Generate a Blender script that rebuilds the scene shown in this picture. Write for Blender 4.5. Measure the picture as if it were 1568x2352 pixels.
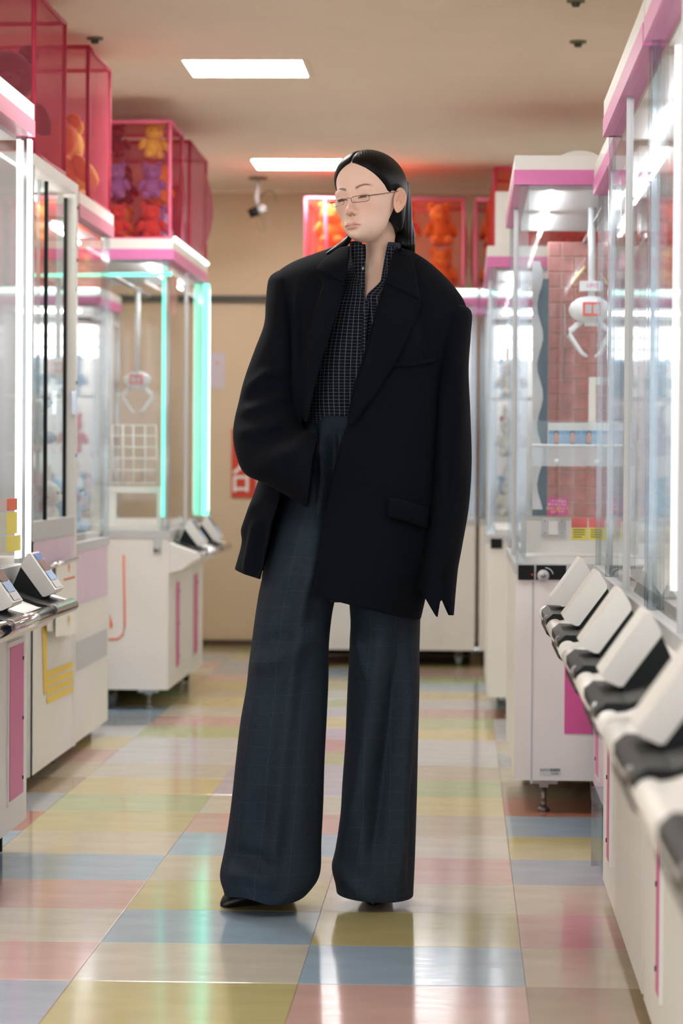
import bpy, bmesh, math, random
import numpy as np
from mathutils import Vector, Matrix
from mathutils.bvhtree import BVHTree
random.seed(7)
scene = bpy.context.scene
COL = scene.collection
for o in list(bpy.data.objects): bpy.data.objects.remove(o)

# ------------------------------------------------------------------ camera
FPX, CXP, CYP = 6500.0, 784.0, 1176.0
H = 1.032
YAW, PITCH, ROLL = math.atan(276/6500), math.atan(114/6500), 0.0066
fw = Vector((-math.sin(YAW)*math.cos(PITCH), math.cos(YAW)*math.cos(PITCH), -math.sin(PITCH)))
r0 = fw.cross(Vector((0,0,1))).normalized(); u0 = r0.cross(fw)
rt = r0*math.cos(ROLL)+u0*math.sin(ROLL); up = u0*math.cos(ROLL)-r0*math.sin(ROLL)
CAM = Vector((0,0,H))
cam = bpy.data.cameras.new('camera'); camo = bpy.data.objects.new('camera', cam); COL.objects.link(camo)
camo.matrix_world = Matrix(((rt.x,up.x,-fw.x,CAM.x),(rt.y,up.y,-fw.y,CAM.y),(rt.z,up.z,-fw.z,CAM.z),(0,0,0,1)))
cam.sensor_fit = 'VERTICAL'; cam.sensor_height = 36; cam.sensor_width = 24
cam.lens = FPX/2352*36
cam.dof.use_dof = True; cam.dof.focus_distance = 6.45; cam.dof.aperture_fstop = 5.2
cam.clip_start = 0.05; cam.clip_end = 100
scene.camera = camo

# ------------------------------------------------------------------ world, exposure
w = bpy.data.worlds.new('world'); scene.world = w; w.use_nodes = True
bg = w.node_tree.nodes['Background']; bg.inputs[0].default_value = (.94,.98,1.06,1); bg.inputs[1].default_value = 1.55
vs = scene.view_settings
vs.view_transform = 'Standard'; vs.look = 'None'; vs.gamma = 1; vs.use_curve_mapping = False
vs.exposure = 0.85
PANEL_E = 24.0     # ceiling panels
try:
    scene.cycles.transparent_max_bounces = 32
    scene.cycles.max_bounces = 10
except Exception: pass

def ray(px, py):
    return (fw + rt*((px-CXP)/FPX) + up*((CYP-py)/FPX))
def atY(px, py, Y):
    d = ray(px,py); return CAM + d*(Y/d.y)
def atX(px, py, X):
    d = ray(px,py); return CAM + d*(X/d.x)
def atZ(px, py, Z=0.0):
    d = ray(px,py); return CAM + d*((Z-H)/d.z)

# ------------------------------------------------------------------ materials
def srgb(r,g,b):
    f = lambda c: (c/255/12.92 if c/255 <= .04045 else ((c/255+.055)/1.055)**2.4)
    return (f(r),f(g),f(b),1)
def mat(name, col, rough=.5, metal=0, spec=.5, noise=0, nscale=40, bump=0, coat=0, sheen=0, trans=0, stretch=None):
    m = bpy.data.materials.new(name); m.use_nodes = True
    nt = m.node_tree; b = nt.nodes['Principled BSDF']
    b.inputs['Base Color'].default_value = col; b.inputs['Roughness'].default_value = rough
    b.inputs['Metallic'].default_value = metal; b.inputs['Specular IOR Level'].default_value = spec
    b.inputs['Coat Weight'].default_value = coat; b.inputs['Sheen Weight'].default_value = sheen
    if noise or bump:
        tc = nt.nodes.new('ShaderNodeTexCoord'); n = nt.nodes.new('ShaderNodeTexNoise')
        n.inputs['Scale'].default_value = nscale; n.inputs['Detail'].default_value = 4
        if stretch:
            mp = nt.nodes.new('ShaderNodeMapping'); mp.inputs['Scale'].default_value = stretch
            nt.links.new(tc.outputs['Object'], mp.inputs[0]); nt.links.new(mp.outputs[0], n.inputs['Vector'])
        else: nt.links.new(tc.outputs['Object'], n.inputs['Vector'])
        if noise:
            rp = nt.nodes.new('ShaderNodeValToRGB')
            c = col[:3]
            rp.color_ramp.elements[0].position = .3; rp.color_ramp.elements[1].position = .7
            rp.color_ramp.elements[0].color = tuple(max(0,x*(1-noise)) for x in c)+(1,)
            rp.color_ramp.elements[1].color = tuple(min(1,x*(1+noise)) for x in c)+(1,)
            nt.links.new(n.outputs['Fac'], rp.inputs[0]); nt.links.new(rp.outputs[0], b.inputs['Base Color'])
        if bump:
            bp = nt.nodes.new('ShaderNodeBump'); bp.inputs['Strength'].default_value = bump; bp.inputs['Distance'].default_value = .002
            nt.links.new(n.outputs['Fac'], bp.inputs['Height']); nt.links.new(bp.outputs[0], b.inputs['Normal'])
    return m
def emit(name, col, s):
    m = bpy.data.materials.new(name); m.use_nodes = True; nt = m.node_tree
    nt.nodes.remove(nt.nodes['Principled BSDF'])
    e = nt.nodes.new('ShaderNodeEmission'); e.inputs[0].default_value = col; e.inputs[1].default_value = s
    nt.links.new(e.outputs[0], nt.nodes['Material Output'].inputs[0]); return m
def glass(name, tint=(.97,.98,.98,1), f0=.04, gl=.75, rough=.02):
    m = bpy.data.materials.new(name); m.use_nodes = True; nt = m.node_tree
    nt.nodes.remove(nt.nodes['Principled BSDF'])
    t = nt.nodes.new('ShaderNodeBsdfTransparent'); t.inputs[0].default_value = tint
    g = nt.nodes.new('ShaderNodeBsdfGlossy'); g.inputs['Roughness'].default_value = rough
    lw = nt.nodes.new('ShaderNodeLayerWeight'); lw.inputs[0].default_value = .5
    pw = nt.nodes.new('ShaderNodeMath'); pw.operation = 'POWER'; pw.inputs[1].default_value = 5
    mr = nt.nodes.new('ShaderNodeMapRange'); mr.inputs['To Min'].default_value = f0; mr.inputs['To Max'].default_value = gl
    mx = nt.nodes.new('ShaderNodeMixShader')
    nt.links.new(lw.outputs['Facing'], pw.inputs[0]); nt.links.new(pw.outputs[0], mr.inputs['Value'])
    nt.links.new(mr.outputs[0], mx.inputs[0]); nt.links.new(t.outputs[0], mx.inputs[1]); nt.links.new(g.outputs[0], mx.inputs[2])
    nt.links.new(mx.outputs[0], nt.nodes['Material Output'].inputs[0]); return m
def netting(name, col, alpha):
    m = bpy.data.materials.new(name); m.use_nodes = True; nt = m.node_tree
    nt.nodes.remove(nt.nodes['Principled BSDF'])
    t = nt.nodes.new('ShaderNodeBsdfTransparent'); d = nt.nodes.new('ShaderNodeBsdfDiffuse'); d.inputs[0].default_value = col
    tl = nt.nodes.new('ShaderNodeBsdfTranslucent'); tl.inputs[0].default_value = col
    a = nt.nodes.new('ShaderNodeMixShader'); a.inputs[0].default_value = .45
    nt.links.new(d.outputs[0], a.inputs[1]); nt.links.new(tl.outputs[0], a.inputs[2])
    lw = nt.nodes.new('ShaderNodeLayerWeight'); lw.inputs[0].default_value = .5
    mr = nt.nodes.new('ShaderNodeMapRange'); mr.inputs['To Min'].default_value = alpha; mr.inputs['To Max'].default_value = min(1,alpha+.18)
    mx = nt.nodes.new('ShaderNodeMixShader')
    nt.links.new(lw.outputs['Facing'], mr.inputs['Value']); nt.links.new(mr.outputs[0], mx.inputs[0])
    nt.links.new(t.outputs[0], mx.inputs[1]); nt.links.new(a.outputs[0], mx.inputs[2])
    nt.links.new(mx.outputs[0], nt.nodes['Material Output'].inputs[0]); return m

M = {}
M['white'] = mat('white_enamel', srgb(226,224,220), .38, noise=.02, nscale=6)
M['warmwhite'] = mat('cream_enamel', srgb(224,222,218), .4, noise=.02, nscale=6)
M['grey'] = mat('grey_enamel', srgb(190,192,195), .4)
M['palepink'] = mat('pale_pink_panel', srgb(214,190,212), .4, noise=.05, nscale=5)
M['pink'] = mat('pink_band', srgb(214,120,176), .4)
M['dustypink'] = mat('dusty_pink_band', srgb(206,128,152), .4)
M['magenta'] = mat('magenta_panel', srgb(208,84,150), .35)
M['black'] = mat('black_plastic', srgb(11,13,15), .45, spec=.25)
M['satin'] = mat('satin_black', srgb(22,28,30), .55, spec=.25)
M['chrome'] = mat('chrome', srgb(215,215,218), .12, metal=1)
M['steel'] = mat('steel', srgb(150,150,150), .35, metal=1)
M['acrylicwhite'] = mat('frosted_acrylic', srgb(225,230,235), .3)
M['clear'] = glass('clear_glass')
M['post'] = glass('acrylic_post', (.80,.84,.86,1), .12, .8, .08)
M['smoke'] = glass('greenish_glass', (.90,.96,.94,1), .06, .7)
M['led'] = emit('led_white', (1,.96,.95,1), 3.2)
M['ledpink'] = emit('led_warm_white', (1,.90,.87,1), 5)
M['teal'] = emit('led_teal', (.16,.85,.58,1), 1.6)
M['tealwhite'] = emit('led_teal_white', (.6,1,.88,1), 3.0)
M['tube'] = emit('interior_tube', (.98,.98,1,1), 20)
M['panel'] = emit('ceiling_panel', (.99,1,.97,1), PANEL_E)
M['sticker_y'] = mat('yellow_sticker', srgb(238,222,90), .5)
M['sticker_r'] = mat('red_sticker', srgb(228,110,110), .5)
M['orange'] = mat('orange_print', srgb(225,95,45), .5)
M['redprint'] = mat('red_print', srgb(205,62,42), .6)
M['ink'] = mat('dark_ink', srgb(60,66,70), .6)
M['paper'] = mat('paper', srgb(232,230,222), .7)
M['blue'] = mat('blue_print', srgb(40,95,175), .4)
M['skyblue'] = mat('pale_blue_print', srgb(140,175,215), .4)
M['skintone'] = mat('peach_print', srgb(225,160,135), .5)
M['brownprint'] = mat('brown_print', srgb(120,90,75), .5)
M['yellowline'] = mat('yellow_decal', srgb(232,200,70), .5)
M['rubber'] = mat('rubber', srgb(30,30,30), .7)
M['wheel'] = mat('grey_wheel', srgb(120,125,135), .5)
M['brick'] = mat('brick', srgb(176,122,118), .7, noise=.22, nscale=18, bump=.3)
M['mortar'] = mat('mortar', srgb(196,160,150), .8)
M['net'] = netting('red_netting', srgb(228,112,136), .34)
M['netdark'] = netting('deep_red_netting', srgb(204,52,74), .26)
M['netpink'] = netting('pink_netting', srgb(230,146,164), .52)
M['netorange'] = netting('orange_red_netting', srgb(230,84,60), .34)
M['piping'] = mat('red_piping', srgb(186,40,74), .6)
M['pipingpink'] = mat('pink_piping', srgb(226,104,140), .6)
M['ceiling'] = mat('ceiling_plaster', srgb(246,228,210), .9, noise=.02, nscale=3)
M['wall'] = mat('wall_paint', srgb(212,190,160), .85, noise=.02, nscale=2)
M['darkmetal'] = mat('dark_metal', srgb(70,72,66), .5)
M['olive'] = mat('olive_metal', srgb(120,116,86), .5)
M['wood'] = mat('dark_skirting', srgb(82,62,46), .6)
M['yellowrod'] = mat('yellow_rod', srgb(226,214,150), .4)

# ------------------------------------------------------------------ object helpers
WO = {}
def tag(o, label=None, cat=None, group=None, kind=None):
    if label: o['label'] = label
    if cat: o['category'] = cat
    if group: o['group'] = group
    if kind: o['kind'] = kind
    return o
def thing(name, label, cat, loc=(0,0,0), group=None):
    o = bpy.data.objects.new(name, None); COL.objects.link(o); o.location = loc
    o.empty_display_size = .05
    WO[o] = Vector(loc); tag(o, label, cat, group); return o
def part(name, bm, m, parent=None, smooth=False, bevel=0, segs=2, label=None, origin=None):
    if bevel:
        bmesh.ops.bevel(bm, geom=[e for e in bm.edges if len(e.link_faces)==2 and e.calc_face_angle(0) > .5], offset=bevel, segments=segs, affect='EDGES', profile=.5)
    bmesh.ops.recalc_face_normals(bm, faces=bm.faces)
    o0 = WO.get(parent, Vector((0,0,0))) if origin is None else Vector(origin)
    if o0.length: bmesh.ops.translate(bm, verts=bm.verts, vec=-o0)
    me = bpy.data.meshes.new(name); bm.to_mesh(me); bm.free()
    me.materials.append(m)
    if smooth:
        for p in me.polygons: p.use_smooth = True
    o = bpy.data.objects.new(name, me); COL.objects.link(o)
    if parent: o.parent = parent; WO[o] = WO[parent] if origin is None else Vector(origin)
    else: WO[o] = o0; o.location = o0
    if label: o['label'] = label
    return o
def box(bm, a, b):
    x0,x1 = sorted((a[0],b[0])); y0,y1 = sorted((a[1],b[1])); z0,z1 = sorted((a[2],b[2]))
    v = [bm.verts.new(p) for p in ((x0,y0,z0),(x1,y0,z0),(x1,y1,z0),(x0,y1,z0),(x0,y0,z1),(x1,y0,z1),(x1,y1,z1),(x0,y1,z1))]
    for f in ((0,3,2,1),(4,5,6,7),(0,1,5,4),(1,2,6,5),(2,3,7,6),(3,0,4,7)): bm.faces.new([v[i] for i in f])
def quad(bm, pts):
    bm.faces.new([bm.verts.new(p) for p in pts])
def tubepath(bm, pts, r, n=8, closed=False):
    pts = [Vector(p) for p in pts]; rings = []
    N = len(pts)
    for i,p in enumerate(pts):
        a = pts[i-1] if (i>0 or closed) else pts[i]; b = pts[(i+1)%N] if (i<N-1 or closed) else pts[i]
        t = (b-a).normalized()
        s = Vector((0,0,1)) if abs(t.z)<.9 else Vector((1,0,0))
        n1 = t.cross(s).normalized(); n2 = t.cross(n1)
        rr = r[i] if isinstance(r,(list,tuple)) else r
        rings.append([bm.verts.new(p+n1*(rr*math.cos(2*math.pi*k/n))+n2*(rr*math.sin(2*math.pi*k/n))) for k in range(n)])
    for i in range(N if closed else N-1):
        A,B = rings[i], rings[(i+1)%N]
        for k in range(n): bm.faces.new((A[k],A[(k+1)%n],B[(k+1)%n],B[k]))
    if not closed:
        bm.faces.new(rings[0][::-1]); bm.faces.new(rings[-1])
def cyl(bm, a, b, r, n=16, r2=None):
    tubepath(bm, [a,b], [r, r if r2 is None else r2], n)
def ell(bm, c, rad, sub=2, rot=None):
    ret = bmesh.ops.create_icosphere(bm, subdivisions=sub, radius=1)
    mt = Matrix.Translation(c) @ (rot.to_4x4() if rot else Matrix()) @ Matrix.Diagonal((*rad,1))
    bmesh.ops.transform(bm, verts=ret['verts'], matrix=mt)
def prism(bm, prof, a, b):
    """prof: list of 3D points; extruded by vector b-a"""
    d = Vector(b)-Vector(a)
    A = [bm.verts.new(p) for p in prof]; B = [bm.verts.new(Vector(p)+d) for p in prof]
    bm.faces.new(A[::-1]); bm.faces.new(B)
    for i in range(len(A)):
        j = (i+1)%len(A); bm.faces.new((A[i],A[j],B[j],B[i]))
def NB(): return bmesh.new()
def text(parent, name, s, size, loc, xax, zax, m, depth=.0006, align='CENTER', bold=0):
    cu = bpy.data.curves.new(name,'FONT'); cu.body = s; cu.size = size; cu.extrude = depth; cu.align_x = align; cu.align_y = 'CENTER'
    cu.resolution_u = 2; cu.offset = bold
    t = bpy.data.objects.new('tmp', cu); COL.objects.link(t)
    me = bpy.data.meshes.new_from_object(t); bpy.data.objects.remove(t)
    x = Vector(xax).normalized(); z = Vector(zax).normalized(); n = x.cross(z)
    mt = Matrix(((x.x,z.x,n.x,loc[0]),(x.y,z.y,n.y,loc[1]),(x.z,z.z,n.z,loc[2]),(0,0,0,1)))
    me.transform(mt); me.transform(Matrix.Translation(-WO[parent]))
    me.materials.clear(); me.materials.append(m)
    o = bpy.data.objects.new(name, me); COL.objects.link(o); o.parent = parent; WO[o] = WO[parent]; return o
def struct(name, bm, m):
    o = part(name, bm, m); o['kind'] = 'structure'; return o

# ------------------------------------------------------------------ room
ZC, YB = 2.55, 15.8
XL, XR, YF = -5.6, 4.6, -3.0
TS = .45; N0 = 12.39; XT = .133
# floor base (checker of tile colours beyond the built tiles)
def floor_base_mat():
    m = bpy.data.materials.new('vinyl_floor_far'); m.use_nodes = True; nt = m.node_tree; b = nt.nodes['Principled BSDF']
    tc = nt.nodes.new('ShaderNodeTexCoord'); mp = nt.nodes.new('ShaderNodeMapping')
    mp.inputs['Scale'].default_value = (1/TS,1/TS,1); mp.inputs['Location'].default_value = (-XT/TS+100, -N0+100, 0)
    sx = nt.nodes.new('ShaderNodeVectorMath'); sx.operation = 'FLOOR'
    wn = nt.nodes.new('ShaderNodeTexWhiteNoise'); wn.noise_dimensions = '2D'
    rp = nt.nodes.new('ShaderNodeValToRGB'); rp.color_ramp.interpolation = 'CONSTANT'
    cs = [srgb(198,188,168), srgb(160,182,196), srgb(190,182,128), srgb(178,188,142), srgb(200,160,150), srgb(200,198,200)]
    while len(rp.color_ramp.elements) < 6: rp.color_ramp.elements.new(.5)
    for i,e in enumerate(rp.color_ramp.elements): e.position = i/6; e.color = cs[i]
    nt.links.new(tc.outputs['Object'], mp.inputs[0]); nt.links.new(mp.outputs[0], sx.inputs[0]); nt.links.new(sx.outputs[0], wn.inputs[0])
    nt.links.new(wn.outputs['Value'], rp.inputs[0]); nt.links.new(rp.outputs[0], b.inputs['Base Color']); b.inputs['Roughness'].default_value = .18
    return m
bm = NB(); box(bm, (XL,YF,-.12), (XR,YB,-.004)); FLOOR = struct('floor', bm, floor_base_mat())
TCOL = {'b':(160,182,200),'p':(206,168,160),'r':(188,118,100),'y':(196,184,130),'o':(214,196,140),'g':(182,192,140),'t':(198,184,160),
        'e':(206,198,184),'w':(206,204,206),'l':(196,190,206),'d':(160,168,176),'n':(168,146,118),'s':(168,178,196)}
def tile_mat(k):
    c = TCOL[k]
    m = mat('vinyl_tile_'+k, srgb(*c), .13, noise=.07, nscale=5, bump=0, stretch=(1,2.2,1))
    nt = m.node_tree; b = nt.nodes['Principled BSDF']; b.inputs['Specular IOR Level'].default_value = .62
    tc = nt.nodes.new('ShaderNodeTexCoord')
    mp = nt.nodes.new('ShaderNodeMapping'); mp.inputs['Scale'].default_value = (1,6,1)
    n = nt.nodes.new('ShaderNodeTexNoise'); n.inputs['Scale'].default_value = 6; n.inputs['Detail'].default_value = 6; n.inputs['Roughness'].default_value = .65
    mr = nt.nodes.new('ShaderNodeMapRange'); mr.inputs['From Min'].default_value = .35; mr.inputs['From Max'].default_value = .75; mr.inputs['To Min'].default_value = .07; mr.inputs['To Max'].default_value = .2
    nt.links.new(tc.outputs['Generated'], mp.inputs[0]); nt.links.new(mp.outputs[0], n.inputs['Vector']); nt.links.new(n.outputs['Fac'], mr.inputs['Value']); nt.links.new(mr.outputs[0], b.inputs['Roughness'])
    n2 = nt.nodes.new('ShaderNodeTexNoise'); n2.inputs['Scale'].default_value = 2.2; n2.inputs['Detail'].default_value = 3
    bp = nt.nodes.new('ShaderNodeBump'); bp.inputs['Strength'].default_value = .12; bp.inputs['Distance'].default_value = .004
    nt.links.new(tc.outputs['Object'], n2.inputs['Vector']); nt.links.new(n2.outputs['Fac'], bp.inputs['Height']); nt.links.new(bp.outputs[0], b.inputs['Normal'])
    return m
# rows listed from the nearest (row -4) to the back wall, one string for each column of tiles
ROWS0 = -4
TILES = {
 -4:'tbyotgptybtepgtdbtynegtwbptyo',
 -3:'pgtbyotpegtybtgtepnbdyotbgwpt',
 -2:'bytpgetbotnpytgbrdnwtybgptoew',
 -1:'tgbpytegtbrdntpowdbytgnepbtyw',   # left of line C
  0:'gebpspbepbtgogtwwgptotyptdypb',     # C to B  (first three entries lie before row -1)
  1:'tbeotyebybtbpeelpglolgwyebyto',
  2:'yptgpbyteptoegtwwogpbybggpyte',     # A to D
  3:'ebtgtprptdybrntdtwwrbtgypbteo',
  4:'ptygtbptgybtdntpwbgtyrebtogpw',
}
TILES[-1] = 'tgtbytptt'[:8]+'brdntp'+'owdbygtnepbtyw'
TILES[0]  = 'geto'[:2]+'ts'+'pepbtygoe'+'wwgpeotypdbt'+'gypt'
TILES[1]  = 'tbey'+'ebyobpeel'[0:0]
TILES[1]  = 'tbty'+'ebytbpe'+'llg'[0:2]+'gploлg'.replace('л','l')+'wyeby'+'ptgo'
TILES[2]  = 'ygep'+'byteptoegtwwogpbybggpyte'[0:0]+'bytpetogtwwogpwobgpytb'
TILES[3]  = 'ebtn'+'tptdybrntdtwwrbtgypbteo'
tile_mesh = {}
for k in TCOL:
    bm = NB(); g = .0006
    v = [(-TS/2+g,-TS/2+g),(TS/2-g,-TS/2+g),(TS/2-g,TS/2-g),(-TS/2+g,TS/2-g)]
    e = .001
    lo = [bm.verts.new((x,y,-.004)) for x,y in v]; mi = [bm.verts.new((x,y,-e*.4)) for x,y in v]
    hi = [bm.verts.new((x-math.copysign(e,x),y-math.copysign(e,y),0)) for x,y in v]
    for A,B in ((lo,mi),(mi,hi)):
        for i in range(4): bm.faces.new((A[i],A[(i+1)%4],B[(i+1)%4],B[i]))
    bm.faces.new(hi)
    me = bpy.data.meshes.new('floor_tile'); bm.to_mesh(me); bm.free(); me.materials.append(tile_mat(k)); tile_mesh[k] = me
TX0 = XT-3*TS   # left edge of column 0 (line C is its left edge)
rt_ = random.Random(3)
for c, s in TILES.items():
    for i, k in enumerate(s):
        r = ROWS0+i; Yc = TS*(N0+r)+TS/2
        if Yc-TS/2 > YB-.02: continue
        o = bpy.data.objects.new('floor_tile', tile_mesh[k]); COL.objects.link(o)
        o.location = (TX0+c*TS+TS/2, Yc, 0); o.parent = FLOOR
        o.rotation_euler = (rt_.uniform(-1,1)*.0012, rt_.uniform(-1,1)*.0008, 0)
bm = NB(); box(bm, (XL,YF,ZC), (XR,YB,ZC+.1)); struct('ceiling', bm, M['ceiling'])
bm = NB(); box(bm, (XL-.1,YB,0), (XR+.1,YB+.1,ZC)); WALLB = struct('wall_back', bm, M['wall'])
bm = NB(); box(bm, (XL-.1,YF,0), (XL,YB,ZC)); struct('wall_left', bm, M['wall'])
bm = NB(); box(bm, (XR,YF,0), (XR+.1,YB,ZC)); struct('wall_right', bm, M['wall'])
bm = NB(); box(bm, (XL,YB-.012,0), (XR,YB,.035)); struct('baseboard_back', bm, M['wood'])
bm = NB(); box(bm, (XL,YB-.03,1.925), (XR,YB,1.95)); box(bm, (XL,YB-.02,1.945),(XR,YB,1.96)); struct('trim_1', bm, M['darkmetal'])
bm = NB(); box(bm, (XL,YB-.015,2.532), (XR,YB,2.55)); struct('trim_2', bm, M['ceiling'])

# ceiling light panels
def ceiling_light(x, y, label):
    t = thing('ceiling_light', label, 'light', (x,y,ZC), 'square recessed ceiling lights')
    bm = NB(); a = .225
    for s in ((-a-.02,-a-.02,a+.02,-a),(-a-.02,a,a+.02,a+.02),(-a-.02,-a,-a,a),(a,-a,a+.02,a)):
        box(bm, (x+s[0],y+s[1],ZC-.006),(x+s[2],y+s[3],ZC))
    part('frame', bm, M['ceiling'], t)
    bm = NB(); box(bm, (x-a,y-a,ZC-.0035),(x+a,y+a,ZC-.001)); part('diffuser', bm, M['panel'], t)
for ix, x in enumerate((-.84,-4.3,2.62)):
    for iy, y in enumerate((10.9,14.4,7.4,3.9,.4)):
        lab = {(0,0):'square white ceiling light panel above the aisle between the machine rows',(0,1):'square white ceiling light panel close to the hanging security camera'}.get((ix,iy), ('square white ceiling light panel over the aisle nearer the entrance','square white ceiling light panel beyond the left machine row','square white ceiling light panel beyond the right machine row')[ix])
        ceiling_light(x, y, lab)
# sprinkler / detector discs
def ceiling_disc(px, py, label):
    p = atZ(px,py,ZC)
    t = thing('ceiling_detector', label, 'detector', (p.x,p.y,ZC), 'ceiling detectors')
    bm = NB(); cyl(bm, (p.x,p.y,ZC-.008),(p.x,p.y,ZC),.03,20); part('base_ring', bm, M['olive'], t, True)
    bm = NB(); cyl(bm, (p.x,p.y,ZC-.022),(p.x,p.y,ZC-.006),.012,14,.018); part('sensor', bm, M['darkmetal'], t, True)
ceiling_disc(1327,94,'small dark round detector on the ceiling beside the clear cabinet row')
ceiling_disc(218,86,'small round detector on the ceiling above the red mesh bags')
ceiling_disc(1322,0,'small round detector on the ceiling nearer the entrance')
# security camera
p = atZ(592,407,ZC)
t = thing('security_camera', 'small security camera with cable hanging from the ceiling by the back wall', 'camera', (p.x,p.y,ZC))
sc = p.y/FPX
def sp(px,py): return atY(px,py,p.y)
bm = NB(); cyl(bm, (p.x,p.y,ZC-.012),(p.x,p.y,ZC),.05,20); part('mount_plate', bm, M['olive'], t, True)
bm = NB(); tubepath(bm, [(p.x,p.y,ZC-.01), sp(592,430), sp(589,455), sp(592,468)], [.010,.011,.015,.012], 10); part('stem', bm, M['grey'], t, True)
bm = NB(); a,b = sp(572,492), sp(610,476); cyl(bm, a, a.lerp(b,.55), .024, 16); part('hood', bm, M['black'], t, True)
bm = NB(); cyl(bm, a.lerp(b,.55), b, .021, 16); part('housing', bm, M['grey'], t, True)
bm = NB(); tubepath(bm, [sp(607,480),sp(618,478),sp(628,468),sp(634,450),sp(626,438),sp(612,438),sp(600,450),sp(596,470)], .005, 6); part('cable', bm, M['olive'], t, True)
bm = NB(); tubepath(bm, [sp(592,495),sp(590,515),sp(596,530),sp(608,530),sp(616,512),sp(612,488)], .0025, 6); part('thin_cable', bm, M['olive'], t, True)
# red sign and pale notice on the back wall
def wallrect(bm, x0,y0,x1,y1, d=.01, Y=YB):
    a = atY(x0,y0,Y-d); b = atY(x1,y1,Y-d); box(bm, (a.x,Y-d,a.z),(b.x,Y-.001,b.z)); return a,b
p = atY(560,1143,YB); t = thing('entrance_sign', 'red vertical wall sign with white Japanese lettering', 'sign', (p.x,YB,p.z))
bm = NB(); wallrect(bm, 532,985,588,1143); part('board', bm, M['redprint'], t)
for ch,py,sz in (('入',1068,.125),('口',1113,.105)):
    q = atY(553 if ch=='口' else 560,py,YB-.011); text(t,'lettering',ch,sz,(q.x,YB-.0115,q.z),(1,0,0),(0,0,1),M['paper'],.001,bold=.004)
p = atY(500,880,YB); t = thing('wall_notice', 'pale lilac paper notice pinned on the tan back wall', 'notice', (p.x,YB,p.z))
bm = NB(); wallrect(bm, 470,810,515,892,.004); part('sheet', bm, mat('lilac_paper', srgb(206,196,206), .8), t)
bm = NB(); wallrect(bm, 494,832,502,836,.0055); part('print', bm, M['sticker_r'], t)

# ------------------------------------------------------------------ claw machines
class Mach:
    def __init__(s, kind, P0, V0, W, D, zb, zg, zt):
        s.kind, s.P0, s.V0, s.W, s.D, s.zb, s.zg, s.zt = kind, P0, V0, W, D, zb, zg, zt
    def m(s, o, v, z):
        if s.kind == 'L': return Vector((s.P0+o, s.V0+v, z))
        if s.kind == 'R': return Vector((s.P0-o, s.V0+v, z))
        return Vector((s.V0+v, s.P0-o, z))
    def bx(s, bm, o0,v0,z0,o1,v1,z1): box(bm, s.m(o0,v0,z0), s.m(o1,v1,z1))
def leveler(mc, t, o, v, cas=False):
    p = mc.m(o,v,0); zb = mc.zb
    if not cas:
        bm = NB(); box(bm, (p.x-.04,p.y-.03,zb-.018),(p.x+.04,p.y+.03,zb)); box(bm,(p.x-.013,p.y-.013,zb-.03),(p.x+.013,p.y+.013,zb-.018))
        f = part('leveling_foot', bm, M['grey'], t)
        bm = NB(); cyl(bm, (p.x,p.y,.008),(p.x,p.y,zb-.028),.007,10); cyl(bm,(p.x,p.y,.012),(p.x,p.y,.03),.010,6); part('stem', bm, M['steel'], f, True)
        bm = NB(); cyl(bm, (p.x,p.y,0),(p.x,p.y,.012),.021,18,.012); part('pad', bm, M['steel'], f, True)
    else:
        r = min(.032, zb*.36)
        bm = NB(); cyl(bm, (p.x-.012,p.y,r+.001),(p.x+.012,p.y,r+.001), r, 20); f = part('caster', bm, M['wheel'], t, True)
        bm = NB(); box(bm, (p.x-.018,p.y-.02,r),(p.x-.013,p.y+.02,zb)); box(bm, (p.x+.013,p.y-.02,r),(p.x+.018,p.y+.02,zb)); box(bm,(p.x-.02,p.y-.025,zb-.01),(p.x+.02,p.y+.025,zb)); part('fork', bm, M['olive'], f)
def coin_unit(mc, t, v, screen=True):
    """black wedge with white sloping card reader, near end at v, runs .15 along v"""
    L = .15
    slab = [(.053,.798),(.060,.799),(.124,.708),(.120,.700),(.098,.690),(.092,.691),(.038,.764),(.038,.772)]
    dz = mc.zg-.762
    bm = NB(); prism(bm, [mc.m(o,v,z+dz) for o,z in slab], mc.m(0,0,0), mc.m(0,L,0)); u = part('card_reader', bm, M['white'], t, bevel=.005, segs=3, smooth=False)
    bm = NB(); prism(bm, [mc.m(o,v+.004,z+dz) for o,z in ((.038,.768),(.012,.708),(.088,.684),(.095,.690))], mc.m(0,0,0), mc.m(0,L-.008,0)); part('wedge', bm, M['satin'], u)
    # display stickers on sloping face
    A = Vector((.0605,.7995)); B = Vector((.1245,.7085)); n = Vector((.09,.063)).normalized()*.0012
    for a,b,mm in () if not screen else ((.04,.2,'blue'),(.22,.5,'brownprint'),(.52,.66,'skyblue'),(.66,.76,'skyblue'),(.78,.96,'grey')):
        p,q = A.lerp(B,a)+n, A.lerp(B,b)+n
        bm = NB(); quad(bm, [mc.m(p.x,v+.03,p.y+dz),mc.m(q.x,v+.03,q.y+dz),mc.m(q.x,v+L-.012,q.y+dz),mc.m(p.x,v+L-.012,p.y+dz)])
        part('display', bm, M[mm], u)
    return u
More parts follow.
